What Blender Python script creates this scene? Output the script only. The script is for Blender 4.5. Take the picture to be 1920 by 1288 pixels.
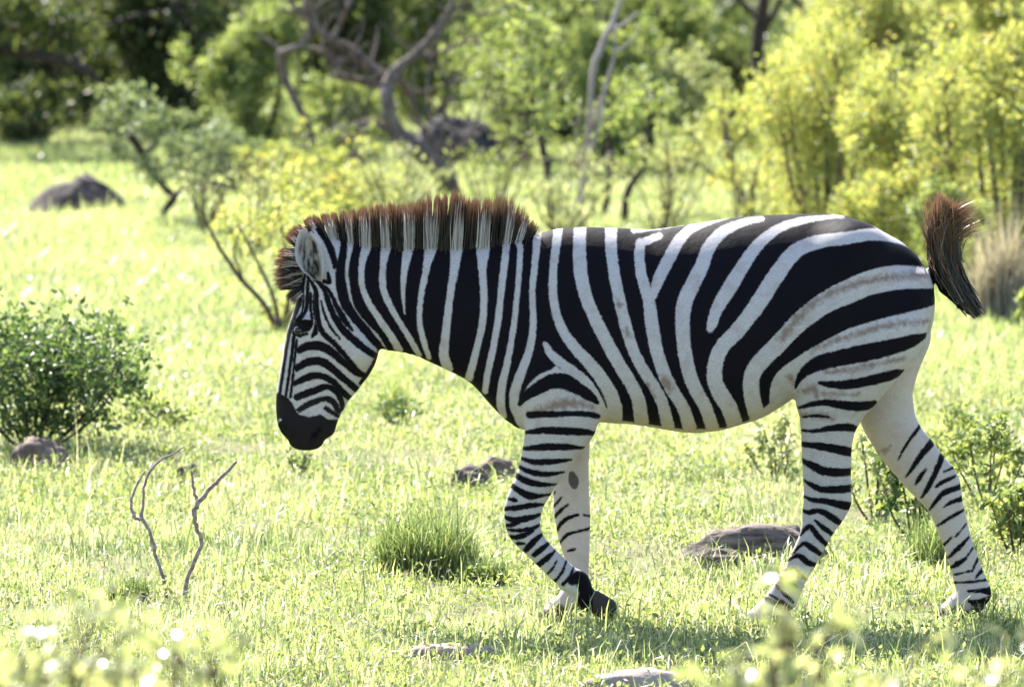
import bpy, math, random
import numpy as np
from mathutils import Vector

rng = np.random.default_rng(7)
random.seed(7)
for o in list(bpy.data.objects):
    bpy.data.objects.remove(o)
scene = bpy.context.scene
COL = scene.collection

# ------------------------------------------------------------------ camera
D = 25.0            # metres from camera to the animal's mid plane
H = 2.5             # camera height
PPM = 566.0         # photo pixels per metre at distance D
HOR = 1165.0 - PPM * H      # photo row of the horizon
cam_d = bpy.data.cameras.new('camera')
cam = bpy.data.objects.new('camera', cam_d)
COL.objects.link(cam)
cam.location = (0, -D, H)
cam.rotation_euler = (math.pi / 2, 0, 0)
cam_d.sensor_width = 36.0
cam_d.lens = 36.0 * PPM * D / 1920.0
cam_d.shift_y = -(644.0 - HOR) / 1920.0
cam_d.clip_start = 0.5
cam_d.clip_end = 2000.0
cam_d.dof.use_dof = True
cam_d.dof.focus_distance = D - 0.15
cam_d.dof.aperture_fstop = 6.3
scene.camera = cam

# ------------------------------------------------------------------ sky, sun
SUN_EL = math.radians(43)
SUN_AZ = math.radians(-27)      # measured from straight behind the animal, towards the left
world = bpy.data.worlds.new('World')
scene.world = world
world.use_nodes = True
nt = world.node_tree
bg = nt.nodes['Background']
sky = nt.nodes.new('ShaderNodeTexSky')
sky.sky_type = 'NISHITA'
sky.sun_disc = False
sky.sun_elevation = SUN_EL
sky.sun_rotation = SUN_AZ
nt.links.new(sky.outputs[0], bg.inputs[0])
bg.inputs[1].default_value = 0.095
sun_d = bpy.data.lights.new('sun', 'SUN')
sun = bpy.data.objects.new('sun', sun_d)
COL.objects.link(sun)
sun_d.energy = 5.0
sun_d.angle = math.radians(0.6)
sun_d.color = (1.0, 0.955, 0.87)
sdir = Vector((math.sin(SUN_AZ) * math.cos(SUN_EL), math.cos(SUN_AZ) * math.cos(SUN_EL), math.sin(SUN_EL)))
sun.rotation_euler = sdir.to_track_quat('Z', 'Y').to_euler()
sun.location = (-8, 30, 40)
vs = scene.view_settings
vs.view_transform = 'Standard'
vs.look = 'None'
vs.exposure = 2.15
vs.gamma = 1.0
scene.cycles.max_bounces = 8
scene.cycles.transmission_bounces = 6

# ------------------------------------------------------------------ helpers
def tag(o, label=None, cat=None, group=None, kind=None):
    if label: o['label'] = label
    if cat: o['category'] = cat
    if group: o['group'] = group
    if kind: o['kind'] = kind
    return o

def empty(name, loc):
    o = bpy.data.objects.new(name, None)
    o.empty_display_size = 0.1
    o.location = loc
    COL.objects.link(o)
    return o

def mesh_from(name, verts, faces_flat, nper, mat=None, attrs=None, smooth=False):
    """verts (N,3); faces_flat (F*nper) int array"""
    me = bpy.data.meshes.new(name)
    verts = np.asarray(verts, dtype=np.float32)
    f = np.asarray(faces_flat, dtype=np.int32).ravel()
    nf = len(f) // nper
    me.vertices.add(len(verts)); me.vertices.foreach_set('co', verts.ravel())
    me.loops.add(len(f)); me.loops.foreach_set('vertex_index', f)
    me.polygons.add(nf)
    me.polygons.foreach_set('loop_start', np.arange(0, nf * nper, nper, dtype=np.int32))
    if smooth:
        me.polygons.foreach_set('use_smooth', np.ones(nf, dtype=bool))
    me.update(calc_edges=True)
    for k, v in (attrs or {}).items():
        a = me.attributes.new(k, 'FLOAT', 'POINT')
        a.data.foreach_set('value', np.asarray(v, dtype=np.float32))
    if mat: me.materials.append(mat)
    return me

def obj(name, me, parent=None, loc=None):
    o = bpy.data.objects.new(name, me)
    COL.objects.link(o)
    if parent is not None: o.parent = parent
    if loc is not None: o.location = loc
    return o

def vnoise(x, y, seed=0):
    """smooth value noise, 0..1"""
    xi = np.floor(x).astype(np.int64); yi = np.floor(y).astype(np.int64)
    xf = x - xi; yf = y - yi
    def h(a, b):
        n = (a * 374761393 + b * 668265263 + seed * 982451653) & 0x7fffffff
        n = ((n ^ (n >> 13)) * 1274126177) & 0x7fffffff
        return ((n ^ (n >> 16)) & 0xffff) / 65535.0
    u = xf * xf * (3 - 2 * xf); v = yf * yf * (3 - 2 * yf)
    return (h(xi, yi) * (1 - u) + h(xi + 1, yi) * u) * (1 - v) + (h(xi, yi + 1) * (1 - u) + h(xi + 1, yi + 1) * u) * v

def gh(x, y):
    """ground height"""
    x = np.asarray(x, dtype=float); y = np.asarray(y, dtype=float)
    near = np.clip((np.hypot(x * 0.6, y) - 1.0) / 4.0, 0, 1)
    return (vnoise(x * 0.45 + 31, y * 0.45 + 17, 1) - 0.5) * 0.10 * near + (vnoise(x * 1.7 + 5, y * 1.7 + 9, 2) - 0.5) * 0.02

def gpt(u, v):
    """ground point that the photo shows at column u, row v"""
    d = D * H * PPM / (v - HOR)
    x = (u - 960.0) / PPM * d / D
    return np.array([x, d - D, float(gh(x, d - D))])

def at(u, v, Y):
    s = (D + Y) / D / PPM
    return np.array([(u - 960.0) * s, Y, H - (v - HOR) * s])

def pxs(Y):
    """metres per photo pixel at depth Y"""
    return (D + Y) / D / PPM

# ------------------------------------------------------------------ materials
def new_mat(name):
    m = bpy.data.materials.new(name)
    m.use_nodes = True
    nt = m.node_tree
    return m, nt, nt.nodes['Principled BSDF'], nt.nodes['Material Output']

def N(nt, t, **kw):
    n = nt.nodes.new(t)
    for k, v in kw.items(): setattr(n, k, v)
    return n

def leaf_mat(name, cols, trans=0.5, rough=0.5, spec=0.35, tmul=(1.22, 1.2, 0.66)):
    """leaf colours picked along a ramp by the per-leaf tint attribute"""
    m, nt, b, out = new_mat(name)
    a = N(nt, 'ShaderNodeAttribute', attribute_name='tint')
    r = N(nt, 'ShaderNodeValToRGB')
    el = r.color_ramp.elements
    el[0].position = 0; el[0].color = (*cols[0], 1)
    el[1].position = 1; el[1].color = (*cols[-1], 1)
    for i, c in enumerate(cols[1:-1]):
        e = el.new((i + 1) / (len(cols) - 1)); e.color = (*c, 1)
    nt.links.new(a.outputs['Fac'], r.inputs[0])
    nt.links.new(r.outputs[0], b.inputs['Base Color'])
    b.inputs['Roughness'].default_value = rough
    b.inputs['Specular IOR Level'].default_value = spec
    tr = N(nt, 'ShaderNodeBsdfTranslucent')
    mu = N(nt, 'ShaderNodeMix', data_type='RGBA', blend_type='MULTIPLY')
    mu.inputs[0].default_value = 1.0
    mu.inputs[7].default_value = (*tmul, 1)
    nt.links.new(r.outputs[0], mu.inputs[6])
    nt.links.new(mu.outputs[2], tr.inputs[0])
    mx = N(nt, 'ShaderNodeMixShader')
    mx.inputs[0].default_value = trans
    nt.links.new(b.outputs[0], mx.inputs[1]); nt.links.new(tr.outputs[0], mx.inputs[2])
    nt.links.new(mx.outputs[0], out.inputs[0])
    return m

def rough_mat(name, c1, c2, scale=8.0, bump=0.5, rough=0.9, stretch=(1, 1, 1)):
    m, nt, b, out = new_mat(name)
    tc = N(nt, 'ShaderNodeTexCoord')
    mp = N(nt, 'ShaderNodeMapping'); mp.inputs['Scale'].default_value = stretch
    nt.links.new(tc.outputs['Object'], mp.inputs[0])
    n1 = N(nt, 'ShaderNodeTexNoise'); n1.inputs['Scale'].default_value = scale; n1.inputs['Detail'].default_value = 8
    n1.inputs['Roughness'].default_value = 0.65
    nt.links.new(mp.outputs[0], n1.inputs[0])
    r = N(nt, 'ShaderNodeValToRGB')
    r.color_ramp.elements[0].position = 0.35; r.color_ramp.elements[0].color = (*c1, 1)
    r.color_ramp.elements[1].position = 0.68; r.color_ramp.elements[1].color = (*c2, 1)
    nt.links.new(n1.outputs[0], r.inputs[0]); nt.links.new(r.outputs[0], b.inputs['Base Color'])
    bp = N(nt, 'ShaderNodeBump'); bp.inputs['Strength'].default_value = bump; bp.inputs['Distance'].default_value = 0.02
    nt.links.new(n1.outputs[0], bp.inputs['Height']); nt.links.new(bp.outputs[0], b.inputs['Normal'])
    b.inputs['Roughness'].default_value = rough
    b.inputs['Specular IOR Level'].default_value = 0.25
    return m

# ------------------------------------------------------------------ ground
def make_ground():
    xs = np.unique(np.concatenate([np.linspace(-600, -12, 20), np.linspace(-12, 12, 170), np.linspace(12, 600, 20)]))
    ys = np.unique(np.concatenate([np.linspace(-60, -14, 12), np.linspace(-14, 14, 200), np.linspace(14, 120, 120), np.linspace(120, 1200, 24)]))
    X, Y = np.meshgrid(xs, ys)
    Z = gh(X, Y)
    v = np.stack([X, Y, Z], -1).reshape(-1, 3)
    nx, ny = len(xs), len(ys)
    i = np.arange(nx * ny).reshape(ny, nx)
    f = np.stack([i[:-1, :-1], i[:-1, 1:], i[1:, 1:], i[1:, :-1]], -1)
    m, nt, b, out = new_mat('soil_and_turf')
    tc = N(nt, 'ShaderNodeTexCoord')
    n1 = N(nt, 'ShaderNodeTexNoise'); n1.inputs['Scale'].default_value = 1.3; n1.inputs['Detail'].default_value = 9
    n2 = N(nt, 'ShaderNodeTexNoise'); n2.inputs['Scale'].default_value = 22; n2.inputs['Detail'].default_value = 6
    for n in (n1, n2): nt.links.new(tc.outputs['Object'], n.inputs[0])
    r = N(nt, 'ShaderNodeValToRGB')
    r.color_ramp.elements[0].position = 0.36; r.color_ramp.elements[0].color = (0.13, 0.105, 0.065, 1)
    r.color_ramp.elements[1].position = 0.6; r.color_ramp.elements[1].color = (0.11, 0.145, 0.04, 1)
    mx = N(nt, 'ShaderNodeMix', data_type='FLOAT'); mx.inputs[0].default_value = 0.45
    nt.links.new(n1.outputs[0], mx.inputs[2]); nt.links.new(n2.outputs[0], mx.inputs[3])
    nt.links.new(mx.outputs[0], r.inputs[0]); nt.links.new(r.outputs[0], b.inputs['Base Color'])
    b.inputs['Roughness'].default_value = 0.95; b.inputs['Specular IOR Level'].default_value = 0.1
    bp = N(nt, 'ShaderNodeBump'); bp.inputs['Strength'].default_value = 0.6; bp.inputs['Distance'].default_value = 0.03
    nt.links.new(n2.outputs[0], bp.inputs['Height']); nt.links.new(bp.outputs[0], b.inputs['Normal'])
    me = mesh_from('ground', v, f, 4, m, smooth=True)
    tag(obj('ground', me), 'open savanna ground of soil under short green grass', 'ground', kind='structure')
make_ground()

# ------------------------------------------------------------------ zebra: body surface
# measured side profile: photo pixels on the animal's own side plane, turned into metres
def vA(p): return (480 + p[0] / 2.385, 340 + p[1] / 2.385)
def vB(p): return (900 + p[0] / 2.385, 340 + p[1] / 2.385)
def vC(p): return (1380 + p[0] / 2.385, 340 + p[1] / 2.385)
def vD(p): return (880 + p[0] / 3.067, 780 + p[1] / 3.067)
def vE(p): return (1380 + p[0] / 3.067, 780 + p[1] / 3.067)

def prof(pts, sig=7.0):
    """smoothed piecewise-linear profile table, one value per pixel"""
    pts = sorted(pts)
    a = np.array([p[0] for p in pts], float); b = np.array([p[1] for p in pts], float)
    t = np.arange(math.floor(a[0]) - 60, math.ceil(a[-1]) + 61, 1.0)
    y = np.interp(t, a, b)
    # extend linearly outside so the smoothing keeps the end values
    k = np.exp(-0.5 * (np.arange(-30, 31) / sig) ** 2); k /= k.sum()
    lo = t < a[0]; hi = t > a[-1]
    y[lo] = 2 * b[0] - np.interp(2 * a[0] - t[lo], a, b)
    y[hi] = 2 * b[-1] - np.interp(2 * a[-1] - t[hi], a, b)
    ys = np.convolve(y, k, mode='same')
    return lambda q: np.interp(q, t, ys)

VOX = 0.0065
GX = np.arange(-0.86, 1.68, VOX, dtype=np.float32)
GY = np.arange(-0.40, 0.40, VOX, dtype=np.float32)
GZ = np.arange(-0.04, 1.40, VOX, dtype=np.float32)
field = np.full((len(GX), len(GY), len(GZ)), 0.2, np.float32)

def box(x0, x1, y0, y1, z0, z1):
    return (slice(np.searchsorted(GX, x0), np.searchsorted(GX, x1)),
            slice(np.searchsorted(GY, y0), np.searchsorted(GY, y1)),
            slice(np.searchsorted(GZ, z0), np.searchsorted(GZ, z1)))

def smin(a, b, k):
    h = np.clip(0.5 + 0.5 * (b - a) / k, 0, 1)
    return b * (1 - h) + a * h - k * h * (1 - h)

def merge(sl, d, k):
    field[sl] = smin(field[sl], d.astype(np.float32), k)

def norm_sdf(f):
    g0, g1, g2 = np.gradient(f, VOX)
    g = np.sqrt(g0 * g0 + g1 * g1 + g2 * g2)
    return np.clip(f / np.maximum(g, 0.5), -0.2, 0.2)

def loft_x(top, bot, wid, skew, x0, x1, k, expo=2.0, y0=0.0, cap=0.031):
    """body swept along x: outline rows top/bot, half width in metres"""
    sl = box((x0 - 960) / PPM - 0.05, (x1 - 960) / PPM + 0.05, -0.4, 0.4, -0.04, 1.40)
    gx, gy, gz = GX[sl[0]], GY[sl[1]], GZ[sl[2]]
    u = np.clip(960 + gx * PPM, x0, x1)
    zt = H - (top(u) - HOR) / PPM; zb = H - (bot(u) - HOR) / PPM
    w = wid(u); sk = skew(u)
    hz = np.maximum((zt - zb) / 2, 0.004)
    over = (np.abs(960 + gx * PPM - u) / PPM)[:, None, None]
    t = (gz[None, :] - zb[:, None]) / (2 * hz[:, None])
    tt = np.where(t > 0, np.abs(t) ** sk[:, None], t)
    s = 2 * tt - 1
    f = (np.abs(s)[:, None, :] ** expo + np.abs((gy[None, :] - y0) / np.maximum(w[:, None], 0.004))[:, :, None] ** expo + (over / cap) ** 2) ** (1 / expo) - 1
    merge(sl, norm_sdf(f.astype(np.float32)), k)

def loft_v(lft, rgt, yc, hy, v0, v1, k, expo=2.0, narrow=0.0, dep=0.0, cap=0.025):
    """limb or head swept along z: outline columns lft/rgt, side centre yc, half depth hy"""
    s_ = (D + dep) / D / PPM
    z1 = H - (v0 - HOR) * s_; z0 = H - (v1 - HOR) * s_
    vv = np.arange(v0, v1 + 1.0)
    xa = (lft(vv).min() - 960) * s_ - 0.05; xb = (rgt(vv).max() - 960) * s_ + 0.05
    sl = box(xa, xb, -0.4, 0.4, z0 - 0.04, z1 + 0.04)
    gx, gy, gz = GX[sl[0]], GY[sl[1]], GZ[sl[2]]
    vr = HOR + (H - gz) / s_
    v = np.clip(vr, v0, v1)
    xl = (lft(v) - 960) * s_; xr = (rgt(v) - 960) * s_
    hx = np.maximum((xr - xl) / 2, 0.004); xc = (xl + xr) / 2
    over = np.abs(vr - v) * s_
    sx = (gx[:, None] - xc[None, :]) / hx[None, :]
    hyy = np.maximum(hy(v), 0.004)[None, :] * (1 + narrow * np.clip(sx, -1, 1))
    f = (np.abs(sx)[:, None, :] ** expo + np.abs((gy[None, :, None] - yc(v)[None, None, :]) / hyy[:, None, :]) ** expo + (over[None, None, :] / cap) ** 2) ** (1 / expo) - 1
    merge(sl, norm_sdf(f.astype(np.float32)), k)

def cone(p0, p1, r0, r1, y0, y1, k, sy=1.0, zmin=None):
    """tapered capsule between two outline points, radii in pixels"""
    s_ = (D + y0) / D / PPM
    a = np.array([(p0[0] - 960) * s_, y0, H - (p0[1] - HOR) * s_]); b = np.array([(p1[0] - 960) * s_, y1, H - (p1[1] - HOR) * s_])
    ra, rb = r0 / PPM, r1 / PPM
    m = max(ra, rb) * max(1, sy) + 0.05
    lo = np.minimum(a, b) - m; hi = np.maximum(a, b) + m
    sl = box(lo[0], hi[0], lo[1], hi[1], lo[2], hi[2])
    X, Y, Z = np.meshgrid(GX[sl[0]] - a[0], (GY[sl[1]] - a[1]) / sy, GZ[sl[2]] - a[2], indexing='ij')
    ab = b - a; ab[1] /= sy
    t = np.clip((X * ab[0] + Y * ab[1] + Z * ab[2]) / max(ab @ ab, 1e-9), 0, 1)
    d = np.sqrt((X - ab[0] * t) ** 2 + (Y - ab[1] * t) ** 2 + (Z - ab[2] * t) ** 2) - (ra + (rb - ra) * t)
    if zmin is not None:
        d = np.maximum(d, zmin - GZ[sl[2]][None, None, :])
    merge(sl, d, k)

# trunk and neck
top = prof([(560, 470), (575, 441), (590, 434), (610, 436), (650, 446), (690, 452), (727, 456), (815, 459), (900, 458), (962, 452), (985, 446), (1004, 440),
            (1030, 432), (1055, 428), (1100, 426), (1160, 428), (1220, 431), (1290, 422), (1370, 409), (1440, 403.5), (1500, 401.5), (1560, 402), (1585, 405), (1640, 426), (1690, 453),
            (1720, 479), (1738, 510), (1748, 540), (1753, 575)], 4.5)
bot = prof([(560, 480), (580, 500), (610, 545), (650, 605), (690, 640), (727, 657), (752, 659), (782, 667), (815, 682), (849, 698), (878, 713), (903, 738),
            (924, 763), (945, 784), (970, 802), (990, 806), (1040, 800), (1122, 790), (1194, 795), (1277, 809), (1311, 810), (1353, 805), (1416, 787), (1440, 776), (1464, 761), (1489, 744),
            (1530, 732), (1600, 715), (1680, 680), (1720, 652), (1738, 625), (1748, 600), (1753, 577)], 4.5)
wid = prof([(560, .03), (600, .075), (700, .088), (800, .098), (880, .118), (940, .15), (1000, .185), (1060, .21), (1200, .262), (1330, .295), (1450, .29),
            (1560, .265), (1650, .225), (1700, .175), (1735, .125), (1753, .09)], 10)
skw = prof([(560, .9), (750, .72), (900, .68), (1000, .66), (1150, .68), (1350, .70), (1560, .80), (1753, 1.0)], 10)
loft_x(top, bot, wid, skw, 575, 1735, 0.02, 1.95)

# head
lf = prof([vA((v, x))[::-1] if False else (340 + v / 2.385, 480 + x / 2.385) for v, x in
           [(215, 245), (300, 212), (440, 205), (480, 196), (540, 180), (600, 160), (660, 141), (740, 125), (820, 112), (900, 98), (960, 90), (1020, 89), (1080, 95), (1120, 110), (1160, 146), (1190, 192), (1203, 228)]], 3.5)
rt = prof([(340 + v / 2.385, 480 + x / 2.385) for v, x in
           [(215, 290), (300, 350), (440, 420), (600, 500), (700, 552), (780, 546), (820, 532), (860, 510), (900, 481), (940, 450), (980, 414), (1020, 392), (1060, 370), (1100, 357), (1130, 349), (1160, 300), (1185, 262), (1203, 232)]], 3.5)
hw = prof([(340 + v / 2.385, w) for v, w in
           [(215, .05), (300, .075), (440, .098), (600, .108), (700, .104), (800, .092), (900, .074), (1000, .060), (1080, .062), (1130, .058), (1170, .045), (1203, .02)]], 6)
c0 = prof([(400, 0), (900, 0)], 3)
loft_v(lf, rt, c0, hw, 340 + 235 / 2.385, 340 + 1158 / 2.385, 0.025, 2.3, narrow=0.10, cap=0.033)
for sgn in (-1, 1):
    cone(vA((185, 615)), vA((232, 622)), 7, 7, sgn * .098, sgn * .104, 0.018)          # brow over the eye
    cone(vA((400, 700)), vA((455, 760)), 26, 30, sgn * .055, sgn * .055, 0.03)          # cheek
    cone(vA((118, 1085)), vA((135, 1120)), 9, 8, sgn * .045, sgn * .046, 0.02)          # nostril rim

def leg(pl, yc, hy, v0, v1, dep, k=0.035):
    pl = sorted(pl)
    loft_v(prof([(p[0], p[1]) for p in pl], 4), prof([(p[0], p[2]) for p in pl], 4), prof(yc, 10), prof(hy, 8), v0, v1, k, 2.1, dep=dep)

# near hind
leg([(520, 1560, 1738), (560, 1535, 1742), (600, 1515, 1742), (640, 1500, 1735), (670, 1493, 1716), (700, 1490, 1690), (730, 1490, 1665), (763, 1493, 1637), (780, 1499, 1620), (809, 1502, 1603),
     (839, 1503, 1597), (878, 1505, 1596), (917, 1507, 1596), (940, 1507, 1598), (953, 1505, 1595), (976, 1504, 1582), (1002, 1500, 1562), (1025, 1490, 1550), (1047, 1479, 1537),
     (1067, 1471, 1527), (1093, 1453, 1511), (1113, 1441, 1503), (1132, 1433, 1495)],
    [(520, -.10), (620, -.15), (720, -.165), (820, -.145), (950, -.13), (1132, -.125)],
    [(520, .08), (600, .12), (700, .115), (780, .085), (850, .062), (940, .048), (1000, .034), (1060, .029), (1110, .036), (1132, .034)], 520, 1132, -.15)
cone((1462, 1125), (1437, 1150), 24, 23, -.125, -.125, 0.015)
cone((1437, 1148), (1424, 1170), 24, 33, -.125, -.125, 0.008, zmin=0.0)
# far hind
leg([(560, 1560, 1738), (600, 1560, 1746), (642, 1570, 1745), (671, 1580, 1733), (696, 1590, 1722), (738, 1598, 1711), (776, 1607, 1715), (801, 1617, 1726), (819, 1626, 1742), (852, 1647, 1766), (878, 1667, 1790),
     (897, 1685, 1799), (917, 1701, 1802), (943, 1728, 1805), (959, 1742, 1809), (989, 1755, 1816), (1021, 1768, 1825), (1054, 1778, 1837), (1080, 1785, 1847), (1103, 1791, 1858),
     (1119, 1791, 1859), (1135, 1789, 1846)],
    [(560, .10), (620, .14), (720, .155), (820, .145), (950, .13), (1135, .125)],
    [(560, .08), (620, .115), (700, .11), (780, .085), (850, .062), (920, .050), (960, .040), (1000, .034), (1060, .029), (1110, .036), (1135, .03)], 560, 1135, .14)
cone((1818, 1118), (1793, 1142), 25, 22, .125, .125, 0.015)
cone((1795, 1136), (1782, 1160), 23, 33, .125, .125, 0.008, zmin=0.0)
# near fore, lifted
leg([(600, 1010, 1100), (640, 990, 1118), (700, 978, 1124), (750, 982, 1127), (780, 986, 1123), (812, 984, 1116), (829, 982, 1105), (845, 979, 1092), (868, 975, 1072), (891, 967, 1056), (910, 959, 1043),
     (923, 953, 1036), (933, 950, 1030), (946, 946, 1021), (956, 945, 1017), (976, 946, 1012), (992, 949, 1013), (1005, 954, 1019), (1012, 958, 1024), (1025, 970, 1036), (1041, 987, 1053),
     (1060, 1007, 1072), (1072, 1019, 1087), (1085, 1032, 1098), (1097, 1046, 1104)],
    [(600, -.12), (700, -.15), (780, -.15), (850, -.14), (950, -.13), (1097, -.125)],
    [(600, .06), (700, .082), (780, .08), (850, .062), (950, .043), (1000, .038), (1050, .027), (1085, .03), (1097, .03)], 600, 1097, -.14)
cone((1084, 1092), (1100, 1128), 22, 18, -.125, -.125, 0.02)
cone((1098, 1120), (1122, 1134), 17, 19, -.125, -.125, 0.012)
cone((1116, 1126), (1136, 1140), 19, 21, -.125, -.125, 0.008, sy=1.15)
# far fore
leg([(740, 1010, 1116), (780, 1018, 1112), (830, 1030, 1106), (870, 1036, 1104), (900, 1037, 1104), (933, 1037, 1105), (960, 1038, 1107), (980, 1041, 1107), (1008, 1047, 1106), (1041, 1056, 1105), (1060, 1062, 1104),
     (1090, 1062, 1104), (1110, 1054, 1106), (1128, 1047, 1100)],
    [(740, .13), (850, .13), (1128, .12)],
    [(740, .08), (800, .07), (850, .058), (950, .042), (1000, .036), (1060, .027), (1100, .035), (1128, .032)], 740, 1128, .13)
cone((1070, 1122), (1045, 1152), 23, 20, .12, .12, 0.015)
cone((1046, 1142), (1036, 1164), 22, 32, .12, .12, 0.008, zmin=0.0)
# muscle and bone under the skin
for sgn in (-1, 1):
    cone((1075, 560), (1030, 720), 30, 52, sgn * .10, sgn * .13, 0.06)      # shoulder blade
    cone((1600, 480), (1560, 660), 60, 70, sgn * .12, sgn * .13, 0.07)      # haunch
cone((1755, 500), (1772, 540), 14, 11, .0, .0, 0.02)                        # root of the tail
cone((1772, 540), (1806, 578), 11, 6, .0, -.01, 0.01)                       # dock

def carve(p0, p1, r0, r1, y0, y1, k):
    """cut a soft groove"""
    a = np.array([(p0[0] - 960) / PPM, y0, H - (p0[1] - HOR) / PPM]); b = np.array([(p1[0] - 960) / PPM, y1, H - (p1[1] - HOR) / PPM])
    lo = np.minimum(a, b) - .06; hi = np.maximum(a, b) + .06
    sl = box(lo[0], hi[0], lo[1], hi[1], lo[2], hi[2])
    X, Y, Z = np.meshgrid(GX[sl[0]] - a[0], GY[sl[1]] - a[1], GZ[sl[2]] - a[2], indexing='ij')
    ab = b - a
    t = np.clip((X * ab[0] + Y * ab[1] + Z * ab[2]) / max(ab @ ab, 1e-9), 0, 1)
    d = np.sqrt((X - ab[0] * t) ** 2 + (Y - ab[1] * t) ** 2 + (Z - ab[2] * t) ** 2) - (r0 + (r1 - r0) * t) / PPM
    field[sl] = -smin(-field[sl], d.astype(np.float32), k)
def near_y(p):
    ix = np.searchsorted(GX, (p[0] - 960) / PPM); iz = np.searchsorted(GZ, H - (p[1] - HOR) / PPM)
    c = np.where(field[ix, :, iz] < 0)[0]
    return float(GY[c[0]]) if len(c) else 0.0
for pa, pb, ra, rb in [((118, 1092), (140, 1118), 5, 7), ((246, 1180), (262, 1130), 6, 5), ((262, 1130), (300, 1090), 5, 3), ((160, 640), (175, 690), 3, 3)]:
    ya, yb = near_y(vA(pa)), near_y(vA(pb))
    for sgn in (1, -1): carve(vA(pa), vA(pb), ra, rb, sgn * ya, sgn * yb, 0.006)

def surface_nets(F):
    nx, ny, nz = F.shape
    ins = F < 0
    cell = np.zeros((nx - 1, ny - 1, nz - 1), np.uint8)
    for dx in (0, 1):
        for dy in (0, 1):
            for dz in (0, 1):
                cell += ins[dx:nx - 1 + dx, dy:ny - 1 + dy, dz:nz - 1 + dz]
    act = (cell > 0) & (cell < 8)
    ci = np.argwhere(act)
    idx = np.full(act.shape, -1, np.int32); idx[act] = np.arange(len(ci))
    acc = np.zeros((len(ci), 3)); cnt = np.zeros(len(ci))
    corners = [(a, b, c) for a in (0, 1) for b in (0, 1) for c in (0, 1)]
    vals = {c: F[ci[:, 0] + c[0], ci[:, 1] + c[1], ci[:, 2] + c[2]] for c in corners}
    for ax in range(3):
        for c in corners:
            if c[ax]: continue
            e = list(c); e[ax] = 1; e = tuple(e)
            a, b = vals[c], vals[e]
            m = (a < 0) != (b < 0)
            t = np.where(m, a / np.where(m, a - b, 1), 0)
            p = np.zeros((len(ci), 3)); p += c; p[:, ax] += t
            acc[m] += p[m]; cnt[m] += 1
    V = ci + acc / cnt[:, None]
    faces = []
    for ax in range(3):
        a0 = [slice(None)] * 3; a1 = [slice(None)] * 3
        a0[ax] = slice(0, -1); a1[ax] = slice(1, None)
        ch = ins[tuple(a0)] != ins[tuple(a1)]
        e = np.argwhere(ch)
        o1, o2 = [(1, 2), (2, 0), (0, 1)][ax]
        e = e[(e[:, o1] > 0) & (e[:, o2] > 0)]
        s = ins[tuple(e.T)]
        def g(d1, d2):
            q = e.copy(); q[:, o1] -= d1; q[:, o2] -= d2
            return idx[tuple(q.T)]
        q = np.stack([g(1, 1), g(0, 1), g(0, 0), g(1, 0)], -1)
        q[~s] = q[~s][:, ::-1]
        faces.append(q)
    return V, np.concatenate(faces)

V, Fq = surface_nets(field)
V = V * VOX + np.array([GX[0], GY[0], GZ[0]])

def relax(V, Fq, it=2, lam=0.5):
    e = np.concatenate([Fq[:, [0, 1]], Fq[:, [1, 2]], Fq[:, [2, 3]], Fq[:, [3, 0]]])
    e = np.concatenate([e, e[:, ::-1]])
    deg = np.bincount(e[:, 0], minlength=len(V)).astype(float)
    for i in range(it * 2):
        s = np.zeros_like(V)
        for a in range(3): s[:, a] = np.bincount(e[:, 0], weights=V[e[:, 1], a], minlength=len(V))
        l = lam if i % 2 == 0 else -lam * 1.02
        V = V + l * (s / deg[:, None] - V)
    return V
V = relax(V, Fq, 4)

def refine(V, Fq):
    """split every quad in four"""
    n = len(V)
    e = np.stack([Fq, np.roll(Fq, -1, 1)], -1).reshape(-1, 2)
    es = np.sort(e, 1)
    key = es[:, 0].astype(np.int64) * n + es[:, 1]
    uq, inv = np.unique(key, return_inverse=True)
    mid = (V[uq // n] + V[uq % n]) / 2
    cen = V[Fq].mean(1)
    m = n + inv.reshape(-1, 4); c = n + len(uq) + np.arange(len(Fq))
    V2 = np.concatenate([V, mid, cen])
    F2 = np.concatenate([np.stack([Fq[:, i], m[:, i], c, m[:, i - 1]], -1) for i in range(4)])
    return V2, F2
V, Fq = refine(V, Fq)
V = relax(V, Fq, 3)

def surf_y(u, v):
    """side distance of the skin at outline point (u,v) on the near side"""
    ix = np.searchsorted(GX, (u - 960) / PPM); iz = np.searchsorted(GZ, H - (v - HOR) / PPM)
    c = np.where(field[ix, :, iz] < 0)[0]
    return float(GY[c[0]]) if len(c) else -0.1

# ------------------------------------------------------------------ zebra: coat pattern (x, y, width) in measuring views
def dens(pts):
    """Catmull-Rom through stroke points"""
    P = np.array(pts, float)
    if len(P) < 3: return P
    Q = np.vstack([2 * P[0] - P[1], P, 2 * P[-1] - P[-2]])
    out = []
    for i in range(1, len(Q) - 2):
        for t in (0, .25, .5, .75):
            a, b, c, d = Q[i - 1], Q[i], Q[i + 1], Q[i + 2]
            out.append(0.5 * (2 * b + (c - a) * t + (2 * a - 5 * b + 4 * c - d) * t * t + (3 * b - a - 3 * c + d) * t ** 3))
    out.append(P[-1])
    return np.array(out)

def stroke_sdf(p, pts):
    d = np.full(len(p), 60.0)
    S = dens(pts); S[:, 2] = np.maximum(S[:, 2], 0.5) / 2
    for i in range(len(S) - 1):
        a = S[i, :2]; ab = S[i + 1, :2] - a
        t = np.clip(((p - a) @ ab) / max(ab @ ab, 1e-9), 0, 1)
        dd = np.hypot(p[:, 0] - a[0] - ab[0] * t, p[:, 1] - a[1] - ab[1] * t) - (S[i, 2] + (S[i + 1, 2] - S[i, 2]) * t)
        np.minimum(d, dd, out=d)
    return d

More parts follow.
